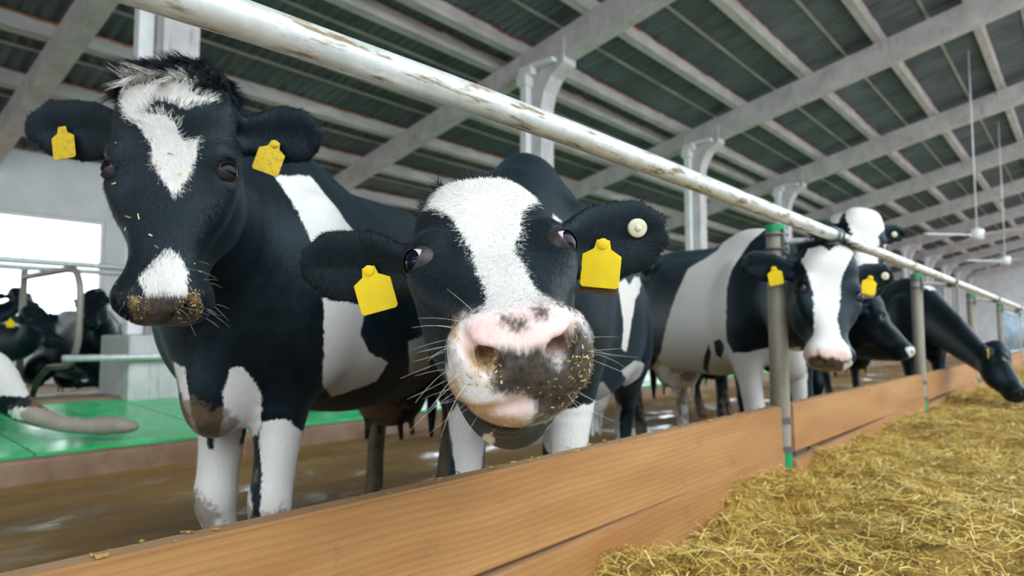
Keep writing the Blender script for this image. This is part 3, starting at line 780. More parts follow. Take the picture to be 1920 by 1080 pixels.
# coat patches of each cow, outlined on a plane before it (metres, frame of the cow)
PAINT = {
 'A': dict(u=[-0.6144, 0.78899, 0.0], v=[0.16773, 0.13062, 0.97714], polys=[
  ('head', 'white', 1, [(-0.3597, 1.4243), (-0.3355, 1.4384), (-0.3124, 1.4459), (-0.2937, 1.4448), (-0.28, 1.4551), (-0.2659, 1.4516), (-0.2472, 1.4596), (-0.242, 1.4389), (-0.2228, 1.4333), (-0.1778, 1.4345), (-0.2031, 1.4183), (-0.2365, 1.4099), (-0.2503, 1.4008), (-0.2785, 1.4076), (-0.3018, 1.4101), (-0.3151, 1.393), (-0.3213, 1.3851), (-0.2824, 1.3865), (-0.2634, 1.3734), (-0.2579, 1.3484), (-0.2483, 1.3423), (-0.2229, 1.3474), (-0.2257, 1.3157), (-0.2368, 1.278), (-0.2545, 1.2399), (-0.2634, 1.2258), (-0.2704, 1.2434), (-0.2831, 1.2626), (-0.3028, 1.2967), (-0.3066, 1.3273), (-0.3233, 1.3563), (-0.3517, 1.3689), (-0.3591, 1.3891)]),
  ('head', 'white', 1, [(-0.2669, 1.1311), (-0.2827, 1.1182), (-0.2996, 1.093), (-0.315, 1.0775), (-0.3087, 1.0548), (-0.302, 1.0387), (-0.2711, 1.0379), (-0.2401, 1.0433), (-0.2345, 1.065), (-0.2367, 1.0921), (-0.2511, 1.1204)]),
  ('head', 'tan', 1, [(-0.3284, 1.0436), (-0.3081, 1.0383), (-0.3039, 1.0096), (-0.3223, 0.9889)]),
  ('head', 'tan', 1, [(-0.2488, 1.0334), (-0.2213, 1.0551), (-0.2135, 1.0111), (-0.2385, 0.9916)]),
  ('head', 'nose', 1, [(-0.3279, 1.0237), (-0.3065, 1.0424), (-0.2714, 1.0477), (-0.2402, 1.0454), (-0.215, 1.0345), (-0.2202, 0.9947), (-0.2373, 0.9602), (-0.2861, 0.951), (-0.3219, 0.9754)]),
  ('body', 'white', 1, [(-0.0171, 1.2932), (0.1032, 1.305), (0.1978, 1.1895), (0.3227, 1.0767), (0.2609, 0.9304), (0.2468, 0.863), (0.2874, 0.7958), (0.3725, 0.7415), (0.3419, 0.6782), (0.1926, 0.643), (0.1222, 0.7421), (0.1041, 0.9297), (0.0947, 1.0682), (0.0376, 1.2017)]),
  ('body', 'white', 1, [(0.4537, 0.7983), (0.5597, 0.8011), (0.6229, 0.6452), (0.487, 0.661)]),
  ('body', 'white', 1, [(-0.0364, 0.6593), (0.0017, 0.6672), (0.0366, 0.6563), (0.0773, 0.611), (0.0856, 0.2792), (-0.0566, 0.209), (-0.0356, 0.4344), (-0.0404, 0.6027)]),
  ('body', 'white', 1, [(-0.246, 0.8068), (-0.223, 0.8056), (-0.2023, 0.6951), (-0.1517, 0.5587), (-0.059, 0.5485), (-0.0588, 0.2618), (-0.1819, 0.3466), (-0.2005, 0.6621)]),
  ('body', 'white', 1, [(-0.1173, 0.8136), (-0.0926, 0.819), (-0.0383, 0.733), (-0.0359, 0.6455), (-0.0612, 0.5953), (-0.0866, 0.5301), (-0.1413, 0.5529), (-0.1357, 0.6781), (-0.1355, 0.748)]),
]),
 'B': dict(u=[-0.27794, 0.9606, 0.0], v=[0.12813, 0.03707, 0.99106], polys=[
  ('head', 'white', 1, [(-0.2058, 1.1781), (-0.1998, 1.2033), (-0.176, 1.2287), (-0.1336, 1.2484), (-0.0912, 1.2521), (-0.0562, 1.2312), (-0.0408, 1.21), (-0.0357, 1.1909), (-0.0533, 1.1829), (-0.0622, 1.1692), (-0.0639, 1.1387), (-0.071, 1.122), (-0.0696, 1.1027), (-0.057, 1.0728), (-0.0466, 1.0637), (-0.0082, 1.0467), (-0.0112, 1.0421), (0.0116, 1.0194), (0.0137, 0.9739), (-0.0042, 0.9345), (-0.0388, 0.9119), (-0.085, 0.9086), (-0.119, 0.9193), (-0.1533, 0.9413), (-0.1594, 0.9744), (-0.1541, 1.0138), (-0.1558, 1.0233), (-0.1421, 1.0423), (-0.117, 1.0557), (-0.1157, 1.0721), (-0.1249, 1.0895), (-0.137, 1.1087), (-0.1472, 1.1307), (-0.1527, 1.1462), (-0.1671, 1.1663), (-0.1838, 1.1747)]),
  ('head', 'white', -1, [(-0.1809, 0.8995), (-0.1589, 0.8921), (-0.1332, 0.8847), (-0.1133, 0.8638), (-0.1219, 0.8399), (-0.1801, 0.8545)]),
  ('head', 'pink', 1, [(-0.1417, 1.039), (-0.1166, 1.0485), (-0.0612, 1.0567), (-0.0293, 1.0553), (-0.0153, 1.042), (-0.0177, 1.0281), (-0.0367, 1.0084), (-0.0574, 1.0146), (-0.0855, 1.0149), (-0.1023, 1.0174), (-0.0993, 0.9879), (-0.1191, 0.9825), (-0.1372, 0.9994)]),
  ('head', 'pink', 1, [(-0.1049, 0.9565), (-0.0704, 0.9649), (-0.0606, 0.9473), (-0.0648, 0.9308), (-0.1047, 0.9352)]),
  ('head', 'tan', 1, [(-0.1678, 0.9514), (-0.1483, 0.9818), (-0.1379, 0.9601), (-0.1192, 0.9541), (-0.102, 0.9565), (-0.1047, 0.9352), (-0.066, 0.9301), (-0.0691, 0.9154), (-0.0899, 0.9086), (-0.1181, 0.8769), (-0.1573, 0.9016)]),
  ('head', 'tan', 1, [(-0.1554, 1.0375), (-0.145, 1.037), (-0.1433, 1.0206), (-0.1492, 1.0203)]),
  ('head', 'tan', 1, [(-0.1336, 1.0123), (-0.102, 1.0041), (-0.105, 0.9919), (-0.1276, 0.9939)]),
  ('head', 'nose', 1, [(-0.1031, 1.0062), (-0.0939, 1.0149), (-0.0844, 1.0138), (-0.0715, 1.0121), (-0.0562, 1.0162), (-0.041, 1.0032), (-0.0324, 0.9927), (-0.0257, 1.0126), (-0.0174, 1.0353), (-0.0082, 1.0314), (0.0103, 1.009), (0.0151, 0.9644), (-0.0078, 0.9445), (-0.0279, 0.9303), (-0.045, 0.9235), (-0.0695, 0.907), (-0.093, 0.9057), (-0.087, 0.9151), (-0.0664, 0.9225), (-0.0574, 0.9377), (-0.0606, 0.9533), (-0.0705, 0.9663), (-0.0849, 0.9637), (-0.1032, 0.9674), (-0.1067, 0.9874)]),
  ('head', 'nose', 1, [(-0.1022, 1.0497), (-0.0917, 1.0512), (-0.0821, 1.0446), (-0.0725, 1.0421), (-0.0711, 1.0361), (-0.0797, 1.0325), (-0.088, 1.0386), (-0.0965, 1.0412)]),
  ('head', 'nose', 1, [(-0.0599, 1.0527), (-0.0512, 1.0544), (-0.0494, 1.0493), (-0.0574, 1.0481)]),
  ('body', 'white', 1, [(0.2985, 1.0029), (0.3441, 1.0119), (0.3697, 0.9864), (0.406, 1.009), (0.5767, 0.9774), (0.4714, 0.9588), (0.3936, 0.9387), (0.3614, 0.8384), (0.3451, 0.7686), (0.3204, 0.7944), (0.3275, 0.8809)]),
  ('body', 'white', 1, [(0.3358, 0.7002), (0.4003, 0.7211), (0.5552, 0.6151), (0.5442, 0.5561), (0.4792, 0.5047)]),
  ('body', 'white', 1, [(0.1548, 0.6762), (0.2594, 0.6801), (0.5164, 0.351), (0.4787, -0.3472), (0.1163, 0.2085), (0.1227, 0.5484), (0.0344, 0.5326), (-0.0071, 0.8146), (0.1013, 0.6641)]),
  ('body', 'white', 1, [(-0.2324, 0.6171), (-0.1031, 0.8355), (-0.099, 0.6368), (-0.1979, 0.1643), (-0.205, 0.482)]),
  ('body', 'white', 1, [(0.0619, 1.2065), (0.0836, 1.1891), (0.0529, 1.1846)]),
]),
 'C': dict(u=[0.62886, 0.77752, -0.0], v=[0.04457, -0.03605, 0.99836], polys=[
  ('head', 'white', 1, [(0.2411, 1.2528), (0.3255, 1.278), (0.3534, 1.2507), (0.3827, 1.2763), (0.4496, 1.2475), (0.4181, 1.2065), (0.3935, 1.1444), (0.3852, 1.0619), (0.3731, 0.982), (0.382, 0.9233), (0.4092, 0.8844), (0.4208, 0.8064), (0.393, 0.763), (0.2662, 0.7597), (0.2429, 0.8021), (0.2525, 0.8828), (0.2892, 0.9332), (0.2965, 1.0035), (0.2925, 1.085), (0.2754, 1.1689), (0.2503, 1.2133)]),
  ('head', 'nose', 1, [(0.2652, 0.8409), (0.2938, 0.8595), (0.3235, 0.836), (0.351, 0.852), (0.3917, 0.8279), (0.381, 0.7727), (0.2763, 0.7737)]),
  ('head', 'pink', 1, [(0.2603, 0.8742), (0.3962, 0.8759), (0.4075, 0.8249), (0.3496, 0.8059), (0.2589, 0.8334)]),
  ('body', 'white', 1, [(-0.1878, 1.502), (0.0748, 1.5208), (0.0593, 1.4775), (-0.0565, 1.3797), (-0.1329, 1.2432), (-0.1716, 1.1259), (-0.1758, 0.8309), (-0.1414, 0.768), (-0.0665, 0.7783), (0.0695, 0.8086), (0.2273, 0.8584), (0.2109, 0.1099), (-0.7711, -0.5168), (-0.8249, 0.5786), (-0.6677, 0.7237), (-0.5953, 0.9046), (-0.5345, 1.0722), (-0.4591, 1.2549), (-0.2705, 1.3602)]),
  ('body', 'white', -1, [(-0.2656, 0.823), (-0.2212, 0.8419), (-0.1973, 0.7981), (-0.2349, 0.7208), (-0.2636, 0.7424)]),
  ('body', 'white', -1, [(-0.3017, 0.8051), (-0.2878, 0.7573), (-0.3542, 0.6025), (-0.3702, 0.6444)]),
]),
 'D': dict(u=[0.50378, 0.86383, -0.0], v=[0.10342, -0.06031, 0.99281], polys=[
  ('head', 'white', 1, [(0.655, 1.6785), (0.6968, 1.7422), (0.8365, 1.7315), (0.8747, 1.6471), (0.8624, 1.5756), (0.8201, 1.5349), (0.8079, 1.4195), (0.7956, 1.3089), (0.7833, 1.0838), (0.6817, 1.0819), (0.691, 1.3694), (0.6898, 1.5138), (0.6709, 1.6037)]),
  ('body', 'white', 1, [(0.6032, 1.1632), (0.7491, 1.1889), (0.6764, 0.957), (0.6527, 0.613), (0.5603, 0.6095)]),
]),
 'E': dict(u=[0.72602, 0.68768, -0.0], v=[0.01557, -0.01643, 0.99974], polys=[
  ('head', 'white', 1, [(0.7681, 1.0929), (0.854, 1.1282), (0.8618, 0.9797), (0.8332, 0.9949)]),
  ('head', 'white', 1, [(0.8662, 0.7992), (0.9348, 0.7998), (0.9402, 0.7407), (0.887, 0.7398)]),
]),
 'F': dict(u=[0.66791, 0.74424, -0.0], v=[-0.02701, 0.02424, 0.99934], polys=[
  ('head', 'white', 1, [(0.7728, 0.7461), (0.8565, 0.7258), (0.8494, 0.5592), (0.8088, 0.6332)]),
  ('body', 'white', 1, [(0.0826, 1.3159), (0.1809, 1.3634), (0.2469, 1.3053), (0.1595, 1.2729)]),
]),
}

# ------------------------------------------------------------------ cow assembly
TAGPOLY = [(-.010, .036), (.010, .036), (.013, .022), (.030, .012), (.030, -.034), (.026, -.038), (-.026, -.038), (-.030, -.034), (-.030, .012), (-.013, .022)]
def frame_obj(o, O, M):
    o.matrix_local = Matrix([[*M[i], O[i]] for i in range(3)] + [[0, 0, 0, 1]])
def child_mesh(name, mb, material, parent, O, M, smooth=True):
    """mesh built in frame (O, M) of the cow, with its own origin there"""
    o = mb.build(name, material, parent, False)
    if smooth: autosmooth(o, 50)
    frame_obj(o, O, M); return o
def add_eye(cow, O, M, s, sx, gaze, lids=True, squint=1.0, pale=False, eyez=.06, eyer=1.0):
    n = unit(V(sx * .74, -.67, eyez)); c = O + M @ (V(sx * .1075, .0205, .007) * s + V(-sx * .002, -.007, -.012) * s * (1 if eyez < -.3 else 0))
    nw = M @ n; up = M @ V(0, 0, 1); up = unit(up - nw * (up @ nw)); rt = np.cross(up, nw)
    F_ = np.stack([rt, up, nw], -1)
    r = .0205 * s * eyer; ec = s; s = s * eyer
    e = child_mesh('eye', MB().sphere((0, 0, 0), r, 24, 16), 'eye_white', cow, c, F_)
    gl = unit(F_.T @ (M @ np.asarray(gaze, float)))
    # dark iris cap around the gaze direction
    q = MB(); u_ = unit(np.cross(gl, V(0, 1, .01))); v_ = np.cross(gl, u_); vs_ = [gl * r * 1.03]; fs = []
    for i in range(1, 8):
        th = R(50) * i / 7
        for k in range(24):
            a = 2 * math.pi * k / 24
            vs_.append((gl * math.cos(th) + (u_ * math.cos(a) + v_ * math.sin(a)) * math.sin(th)) * r * (1.03 - .012 * (i / 7) ** 3))
    for k in range(24): fs.append([0, 1 + k, 1 + (k + 1) % 24])
    for i in range(6):
        for k in range(24): a = 1 + i * 24; fs.append([a + k, a + 24 + k, a + 24 + (k + 1) % 24, a + (k + 1) % 24])
    io = q.add(vs_, fs).build('iris', 'eye_dark', e, True)
    if lids:
        for nm, sg, op in (('upper_eyelid', 1, 38 * squint), ('lower_eyelid', -1, 31 * squint)):
            q = MB(); vs_ = []; fs = []; nl, nb = 25, 9; rl = r * 1.07
            for i in range(nl):
                lam = R(-100 + 200 * i / (nl - 1)); edge = op * max(math.cos(lam * 90 / 58), 0) ** .75 if abs(lam) < R(58) else 0.0
                slant = -6 * sx * math.sin(lam)
                for k in range(nb):
                    be = R(sg * (edge + (86 - edge) * k / (nb - 1)) + slant * (1 - k / (nb - 1)))
                    rr = rl * (1.0 + (.035 if k == 0 else .05 if k == 1 else 0))
                    vs_.append((math.sin(lam) * math.cos(be) * rr, math.sin(be) * rr, math.cos(lam) * math.cos(be) * rr))
            for i in range(nl - 1):
                for k in range(nb - 1):
                    a = i * nb + k; fs.append([a, a + nb, a + nb + 1, a + 1] if sg > 0 else [a, a + 1, a + nb + 1, a + nb])
            q.add(vs_, fs).build(nm, 'lid_pale' if (pale and sg < 0) else 'eyelid', e, True)
    return e
def add_tag(cow, pos, nrm, down, material='yellow_tag', s=1.0, back=None, stud=True):
    """flag tag hanging on an ear: pos is the stud"""
    nrm = unit(nrm); dn = np.asarray(down, float); dn = unit(dn - nrm * (dn @ nrm)); up = -dn; rt = np.cross(up, nrm)
    F_ = np.stack([rt, up, nrm], -1)
    bm = bmesh.new(); vs_ = [bm.verts.new((x * s, (y - .030) * s, 0)) for x, y in TAGPOLY]; f = bm.faces.new(vs_)
    r_ = bmesh.ops.extrude_face_region(bm, geom=[f]); bmesh.ops.translate(bm, verts=[g for g in r_['geom'] if isinstance(g, bmesh.types.BMVert)], vec=(0, 0, .0022))
    bmesh.ops.recalc_face_normals(bm, faces=bm.faces); bmesh.ops.bevel(bm, geom=list(bm.edges), offset=.0007, segments=1, affect='EDGES')
    me = bpy.data.meshes.new('ear_tag'); bm.to_mesh(me); bm.free()
    o = link('ear_tag', me, material, cow); frame_obj(o, pos, F_)
    if stud: 
        b_ = MB().tube([(0, 0, -.006), (0, 0, .0045), (0, 0, .0055)], [.0085 * s, .0085 * s, .006 * s], 16).build('tag_stud', material, o); autosmooth(b_)
    if back:
        bm_ = MB().box((-.030 * s, -.078 * s, -.012), (.030 * s, -.02 * s, -.0095), .001).build('tag_back', back, o)
    return o
def add_button(cow, pos, nrm, r=.0155):
    nrm = unit(nrm); rt = unit(np.cross((0, 0, 1), nrm)); up = np.cross(nrm, rt); F_ = np.stack([rt, up, nrm], -1)
    o = child_mesh('ear_button', MB().tube([(0, 0, -.004), (0, 0, .003), (0, 0, .0045), (0, 0, .005)], [r, r, r * .93, r * .55], 28), 'cream_button', cow, pos, F_)
    p = MB().tube([(0, 0, .004), (0, 0, .0085), (0, 0, .010)], [r * .38, r * .32, r * .18], 16).build('button_pin', 'cream_button', o); autosmooth(p)
    return o
RT = _cr @ V(1, 0, 0); VW = _cr @ V(0, 0, -1); UPC = _cr @ V(0, 1, 0)      # right, away and up: used to describe poses
COWS = {}
def make_cow(key, label, base, heading, head, ears, paint=None, s=1.0, h=.008, feet=None, neck=None, hs=1.0, coat='coat', gaze=None, mouth=0.0, lie=None, extra=None, lids=True, body=True, wide=1.0, group=None, tail=True, squint=1.0, nk=1.0, zfloor=0.0, pale=False, tw=1.0, eyez=.06, eyer=1.0, arch=0.0, straight=False):
    heading = unit(V(heading[0], heading[1], 0)); left = V(-heading[1], heading[0], 0)
    Mb = np.stack([heading, left, V(0, 0, 1)], -1); Ob = V(base[0], base[1], zfloor)
    toL = lambda p: Mb.T @ (np.asarray(p, float) - Ob)
    E, N_, xh = head
    Ow, Mw = head_pose(E, N_, xh, hs); O = toL(Ow); M = Mb.T @ Mw
    ears = [(Mb.T @ np.asarray(d_, float), Mb.T @ np.asarray(f_, float), l_, w_) for d_, f_, l_, w_ in ears]
    prims = body_prims(s)
    feet = feet or {}
    if lie is not None:
        for sd in (1, -1):
            prims.append(tube([V(.08, sd * .15, .80) * s, V(.34, sd * .15, .66) * s, V(.44, sd * .15, .60) * s], V(.09, .06, .05) * s, None, (0, 0, 1), .06, '+', 8))
            prims.append(tube([V(.44, sd * .15, .60) * s, V(.24, sd * .22, .575) * s, V(.12, sd * .24, .57) * s], V(.045, .035, .05) * s, None, (0, 0, 1), .03, '+', 8))
            lg = lie.get(sd) or [(-1.12, sd * .2, .80), (-.82, sd * .36, .70), (-1.05, sd * .38, .60), (-.75, sd * .40, .57), (-.66, sd * .40, .57)]
            prims.append(tube([V(*p) * s for p in lg], V(.16, .155, .080, .050, .060) * s, None, (0, 0, 1), .06, '+', 18))
    for front in (True, False) if lie is None else ():
        for sd in (1, -1):
            df = (.13, sd * .14) if front else (-1.22, sd * .17)
            prims += leg_prims(front, sd, feet.get((front, sd), df), s, tw)
    # neck from the shoulders to the back of the skull
    hp, frames = head_prims(O, M, ears, hs, mouth, wide)
    occ = O + M @ (V(0, .12, .03) * hs); occ2 = O + M @ (V(0, .27, .0) * hs)
    a0 = V(-.12, 0, 1.08) * s; a1 = V(.12, 0, 1.06) * s
    if neck is not None: mids = [np.asarray(p, float) for p in neck]
    elif arch: mids = [.5 * a1 + .5 * occ2 + V(.0, 0, arch)]
    else: mids = [.55 * a1 + .45 * occ2 + V(.02, 0, .0)]
    pts = [a0, a1] + mids + [.25 * mids[-1] + .75 * occ2, occ]
    if straight: pts = [a0, a1, .68 * a1 + .32 * occ + V(0, 0, .03), .34 * a1 + .66 * occ + V(0, 0, .02), occ]
    n = len(pts); ra = np.interp(np.linspace(0, 1, n), [0, .25, .6, 1], [.155, .150, .112 * nk, .080]); rb = np.interp(np.linspace(0, 1, n), [0, .25, .6, 1], [.28, .25, .175 * nk, .105])
    ups = np.array([[0, 0, 1.0]] * n); hu = M @ V(0, .25, 1.0); ups[-1] = hu; ups[-2] = .5 * hu + V(0, 0, .5)
    prims.append(tube(pts, ra * s, rb * s, ups, .09, '+', 20))
    # dewlap and brisket
    prims.append(ell(V(.24, 0, .72) * s, V(.10, .075, .13) * s, None, .10))
    prims.append(ell(V(-1.02, 0, .60) * s, V(.19, .15, .14) * s, None, .06))                 # udder
    for tx, ty in ((-.94, .07), (-.94, -.07), (-1.08, .07), (-1.08, -.07)):
        prims.append(tube([V(tx, ty, .52) * s, V(tx, ty * 1.1, .42) * s], V(.016, .011) * s, None, (1, 0, 0), .02, '+', 3))
    if tail:
        prims.append(tube([V(-1.40, 0, 1.30) * s, V(-1.49, 0, 1.22) * s, V(-1.51, .02, .9) * s, V(-1.49, .04, .55) * s, V(-1.48, .04, .35) * s], V(.035, .03, .018, .03, .01) * s, None, (1, 0, 0), .04, '+', 10))
    if extra: prims += extra(prims, O, M)
    prims += hp[:]
    # carve-outs last
    prims = [p for p in prims if p.op == '+'] + [p for p in prims if p.op == '-']
    P, F = polygonise(prims, h)
    me = fast_mesh('cow', P, F)
    o = link('cow', me, coat, None, True)
    o.matrix_world = Matrix([[*Mb[i], Ob[i]] for i in range(3)] + [[0, 0, 0, 1]])
    Hc = ((P - O) @ M) / hs
    fl = {k: np.full(len(P), -.5) for k in ('white', 'pink', 'tan', 'nose')}; fl['dirt'] = np.full(len(P), -.5)
    if paint: paint(fl, P, Hc, dict(O=O, M=M, frames=frames, s=s, Mb=Mb, Ob=Ob))
    for k_, v_ in fl.items(): set_attr(me, k_, np.clip(v_, -.5, 2))
    if gaze is not None:
        for sx in (-1, 1): add_eye(o, O, M, hs, sx, gaze[0 if sx < 0 else 1], lids, squint, pale, eyez, eyer)
    tag(o, label, 'cow', group)
    inf = dict(o=o, P=P, F=F, O=O, M=M, hs=hs, frames=frames, Mb=Mb, Ob=Ob, toL=toL, fl=fl, Hc=Hc)
    COWS[key] = inf; return inf
def ear_point(inf, i, f, side=0.0, lift=.012):
    base, d, face, sd, ln = inf['frames'][i]
    return base + d * ln * f + sd * side + face * lift

SPOTS = {}; MUD = {}
def painter(key):
    """coat patches: outlines drawn on a plane that stands before the animal, pressed onto head or body"""
    d = PAINT.get(key)
    def f(fl, P, Hc, inf):
        O, M = inf['O'], inf['M']; hd = (Hc[:, 1] < .19) & (np.abs(Hc[:, 0]) < .16) & (Hc[:, 2] > -.40) & (Hc[:, 2] < .28)
        on_ear = np.zeros(len(P), bool)
        for b_, d_, fc_, sd_, ln_ in inf['frames']:
            q = (P - b_) @ d_; on_ear |= (q > .02) & (q < ln_ * 1.15) & (np.abs((P - b_) @ fc_) < .05) & (np.abs((P - b_) @ sd_) < .1)
        if d is None:
            for c_, r_ in SPOTS.get(key, ()):
                q = (P - np.array(c_)) / np.array(r_); fl['white'] = np.maximum(fl['white'], (1 - np.sqrt((q * q).sum(1))) * min(r_))
            fl['dirt'] = np.maximum(fl['dirt'], (.66 - P[:, 2]) * 1.6 - .15)
            for c_, r_ in MUD.get(key, ()): fl['dirt'] = np.maximum(fl['dirt'], 1.25 - np.linalg.norm(P - np.array(c_), axis=1) / r_)
            return
        U = np.stack([P @ np.array(d['u']), P @ np.array(d['v'])], -1)
        for reg, fld, sg, poly in d['polys']:
            m_ = (hd & ~on_ear) if reg == 'head' else ~hd & ~on_ear
            sd_ = poly_sd(poly, U[m_])
            if sg > 0: fl[fld][m_] = np.maximum(fl[fld][m_], sd_)
            else: fl[fld][m_] = np.minimum(fl[fld][m_], -sd_)
        for sx in (-1, 1):
            a = V(sx * .0385, .018, -.350 * ZLO); b_ = V(sx * .043, .026, -.262 * ZLO); e = b_ - a; w_ = Hc - a
            t_ = np.clip(w_ @ e / (e @ e), 0, 1); q = np.linalg.norm(w_ - t_[:, None] * e, axis=1)
            deep = (Hc[:, 2] > -.312 * ZLO)
            m_ = hd & (q < .024) & deep & (Hc[:, 2] < -.24 * ZLO)
            fl['pink'][m_] = np.maximum(fl['pink'][m_], .02 - q[m_])
        z = P[:, 2]
        bd = ~hd
        fl['dirt'][bd] = np.maximum(fl['dirt'][bd], (.62 - z[bd]) * 1.6 * (d.get('dirt', 1.0)) - .15)
        for c_, r_ in MUD.get(key, ()): fl['dirt'] = np.maximum(fl['dirt'], 1.0 - np.linalg.norm(P - np.array(c_), axis=1) / r_)
    return f

# ------------------------------------------------------------------ the herd at the barrier
def foot(inf_base, heading, p, s=1.0):
    h_ = unit(V(heading[0], heading[1], 0)); l_ = V(-h_[1], h_[0], 0); d = V(p[0] - inf_base[0], p[1] - inf_base[1], 0)
    return ((d @ h_) / s, (d @ l_) / s)
MUD['A'] = [((-.75, 0, .50), .42), ((-1.2, -.2, .3), .5), ((-1.2, .2, .35), .5), ((.30, 0, .60), .20), ((.25, .08, .33), .24), ((.25, -.1, .33), .24)]
MUD['C'] = [((-.7, 0, .50), .45), ((-1.2, 0, .4), .5)]
MUD['B'] = [((-.7, 0, .5), .4)]
MUD['G'] = [((-1.46, -1.2, .53), .19), ((-1.40, -1.08, .52), .32), ((-1.2, -.8, .58), .2)]
MUD['K'] = [((-1.22, .66, .55), .35)]
# tall cow, head up, star on the forehead
hA = (.49, -.86); bA = (-1.84, 1.06)
A = make_cow('A', 'tall black and white cow with a white forehead star and raised head', bA, hA,
             (at(318, 322, 1.36), at(304, 592, 1.32), RT + .10 * VW),
             [(-RT + .10 * UPC + .22 * VW, -VW - .15 * UPC, .300, .068), (RT - .02 * UPC - .05 * VW, -VW - .2 * UPC, .205, .064)], painter('A'), h=.0075, hs=1.0,
             feet={(True, 1): foot(bA, hA, (-1.63, .95)), (True, -1): foot(bA, hA, (-1.80, .93))}, tw=.62,
             gaze=((-.6, -.8, -.1), (.6, -.8, -.1)), eyer=1.08)
hB = (.44, -.90); bB = (-1.34, 1.64)
B = make_cow('B', 'curious cow pushing its pink speckled muzzle over the planks, broad white blaze', bB, hB,
             (at(920, 476, .97), at(980, 684, .755), RT + .10 * UPC + .06 * VW),
             [(-RT + .06 * UPC + .18 * VW, -VW - .25 * UPC, .240, .068), (RT + .24 * UPC + .10 * VW, -VW - .1 * UPC, .235, .070)], painter('B'), h=.0052, hs=.94,
             gaze=((-.80, -.42, -.48), (.80, -.42, -.42)), eyez=-.62, squint=1.0, eyer=1.15)
hC = (.81, -.585); bC = (-1.43, 3.90)
C = make_cow('C', 'cow with a narrow white blaze looking over the planks beside the steel post', bC, hC,
             (at(1556, 550, 2.66), at(1555, 678, 2.56), RT),
             [(-RT + .16 * UPC - .15 * VW, -VW + .1 * RT - .15 * UPC, .27, .064), (RT + .10 * UPC + .05 * VW, -VW - .15 * UPC, .21, .062)], painter('C'), h=.010, hs=1.0, s=1.03,
             gaze=((-.7, -.7, -.1), (.7, -.7, -.1)))
hD = (.68, -.73); bD = (-1.93, 5.10)
Dc = make_cow('D', 'white-faced cow holding its head high above the neck rail', bD, hD,
             (at(1622, 458, 3.75), at(1624, 548, 3.64), RT + .05 * VW),
             [(-RT + .10 * UPC + .1 * VW, -VW - .15 * UPC, .20, .062), (RT + .12 * UPC + .05 * VW, -VW - .15 * UPC, .20, .062)], painter('D'), h=.013, coat='coat_far',
             gaze=((-.7, -.7, -.1), (.7, -.7, -.1)), lids=False)
hE = (.85, -.53); bE = (-2.08, 6.36)
Ec = make_cow('E', 'black cow in profile resting its muzzle over the planks before the second post', bE, hE,
             (at(1660, 598, 4.80), at(1700, 665, 4.70), .5 * RT + .8 * VW),
             [(-.6 * RT + .15 * UPC - .75 * VW, RT - .4 * VW, .18, .055), (.4 * RT + .2 * UPC + .8 * VW, RT, .18, .055)], painter('E'), h=.014, coat='coat_far',
             gaze=((-.7, -.7, -.1), (.7, -.7, -.1)), lids=False)
hF = (.72, -.69); bF = (-1.34, 7.75)
Fc = make_cow('F', 'black cow reaching down over the planks to eat the fodder', bF, hF,
             (at(1891, 688, 5.42), at(1910, 742, 5.25), .55 * RT + .8 * VW),
             [(-.75 * RT + .25 * UPC - .6 * VW, RT - .5 * VW, .18, .052), (.3 * RT + .3 * UPC + .9 * VW, RT, .17, .05)], painter('F'), straight=True, nk=1.05, h=.014, coat='coat_far',
             gaze=((-.7, -.7, -.1), (.7, -.7, -.1)), lids=False)

# ------------------------------------------------------------------ cows resting in the stalls
SPOTS['G'] = [((-1.2, -.7, .95), (.35, .28, .2)), ((-1.38, -1.1, .54), (.3, .4, .12)), ((-1.1, -.3, .80), (.30, .30, .16)), ((-1.35, -.62, .62), (.2, .4, .09)), ((-.5, 0, .9), (.3, .6, .5))]
MATZ = .16
Gc = make_cow('G', 'black and white cow lying on the green mats with one hind leg stretched out', (-6.36, .62), (-1, 0),
             (V(-7.35, .62, 1.05), V(-7.58, .60, .90), V(0, -1, 0)),
             [(V(.2, 1, .1), V(-1, 0, 0), .2, .06), (V(.2, -1, .1), V(-1, 0, 0), .2, .06)], painter('G'), h=.016, coat='coat_far', zfloor=MATZ - .44,
             lie={-1: [(-1.15, -.12, .84), (-1.08, -.46, .92), (-1.12, -.72, .66), (-1.32, -.93, .555), (-1.40, -1.10, .54)]}, tail=False,
             extra=lambda *a: [tube([V(-1.40, -1.09, .55), V(-1.44, -1.17, .54), V(-1.48, -1.25, .53)], V(.056, .072, .058), V(.056, .056, .032), (0, 0, 1), .02, '+', 6)])
SPOTS['H'] = [((-.6, 0, .7), (.2, .3, .2))]
Hh = make_cow('H', 'black cow lying in a far stall with its head turned, yellow tag in its ear', (-8.62, 1.80), (1, .05),
             (at(78, 604, 6.5), at(106, 648, 6.4), VW + .3 * RT),
             [(-.6 * RT + .1 * UPC - .7 * VW, RT - .5 * VW, .18, .055), (.3 * RT + .3 * UPC + .9 * VW, RT, .18, .055)], painter('H'), h=.018, coat='coat_far', zfloor=MATZ + .05 - .50, lie={}, tail=False)
Ii = make_cow('I', 'black cow lying in a far stall half hidden by the concrete column', (-8.6, 2.90), (1, 0),
             (at(172, 572, 7.0), at(166, 615, 6.8), RT),
             [(-RT + .1 * UPC, -VW, .18, .055), (RT + .1 * UPC, -VW, .18, .055)], painter('I'), h=.018, coat='coat_far', zfloor=MATZ + .05 - .46, lie={}, tail=False)
SPOTS['J'] = [((-.3, 0, .9), (.25, .4, .3)), ((-1.1, 0, .9), (.2, .4, .3))]
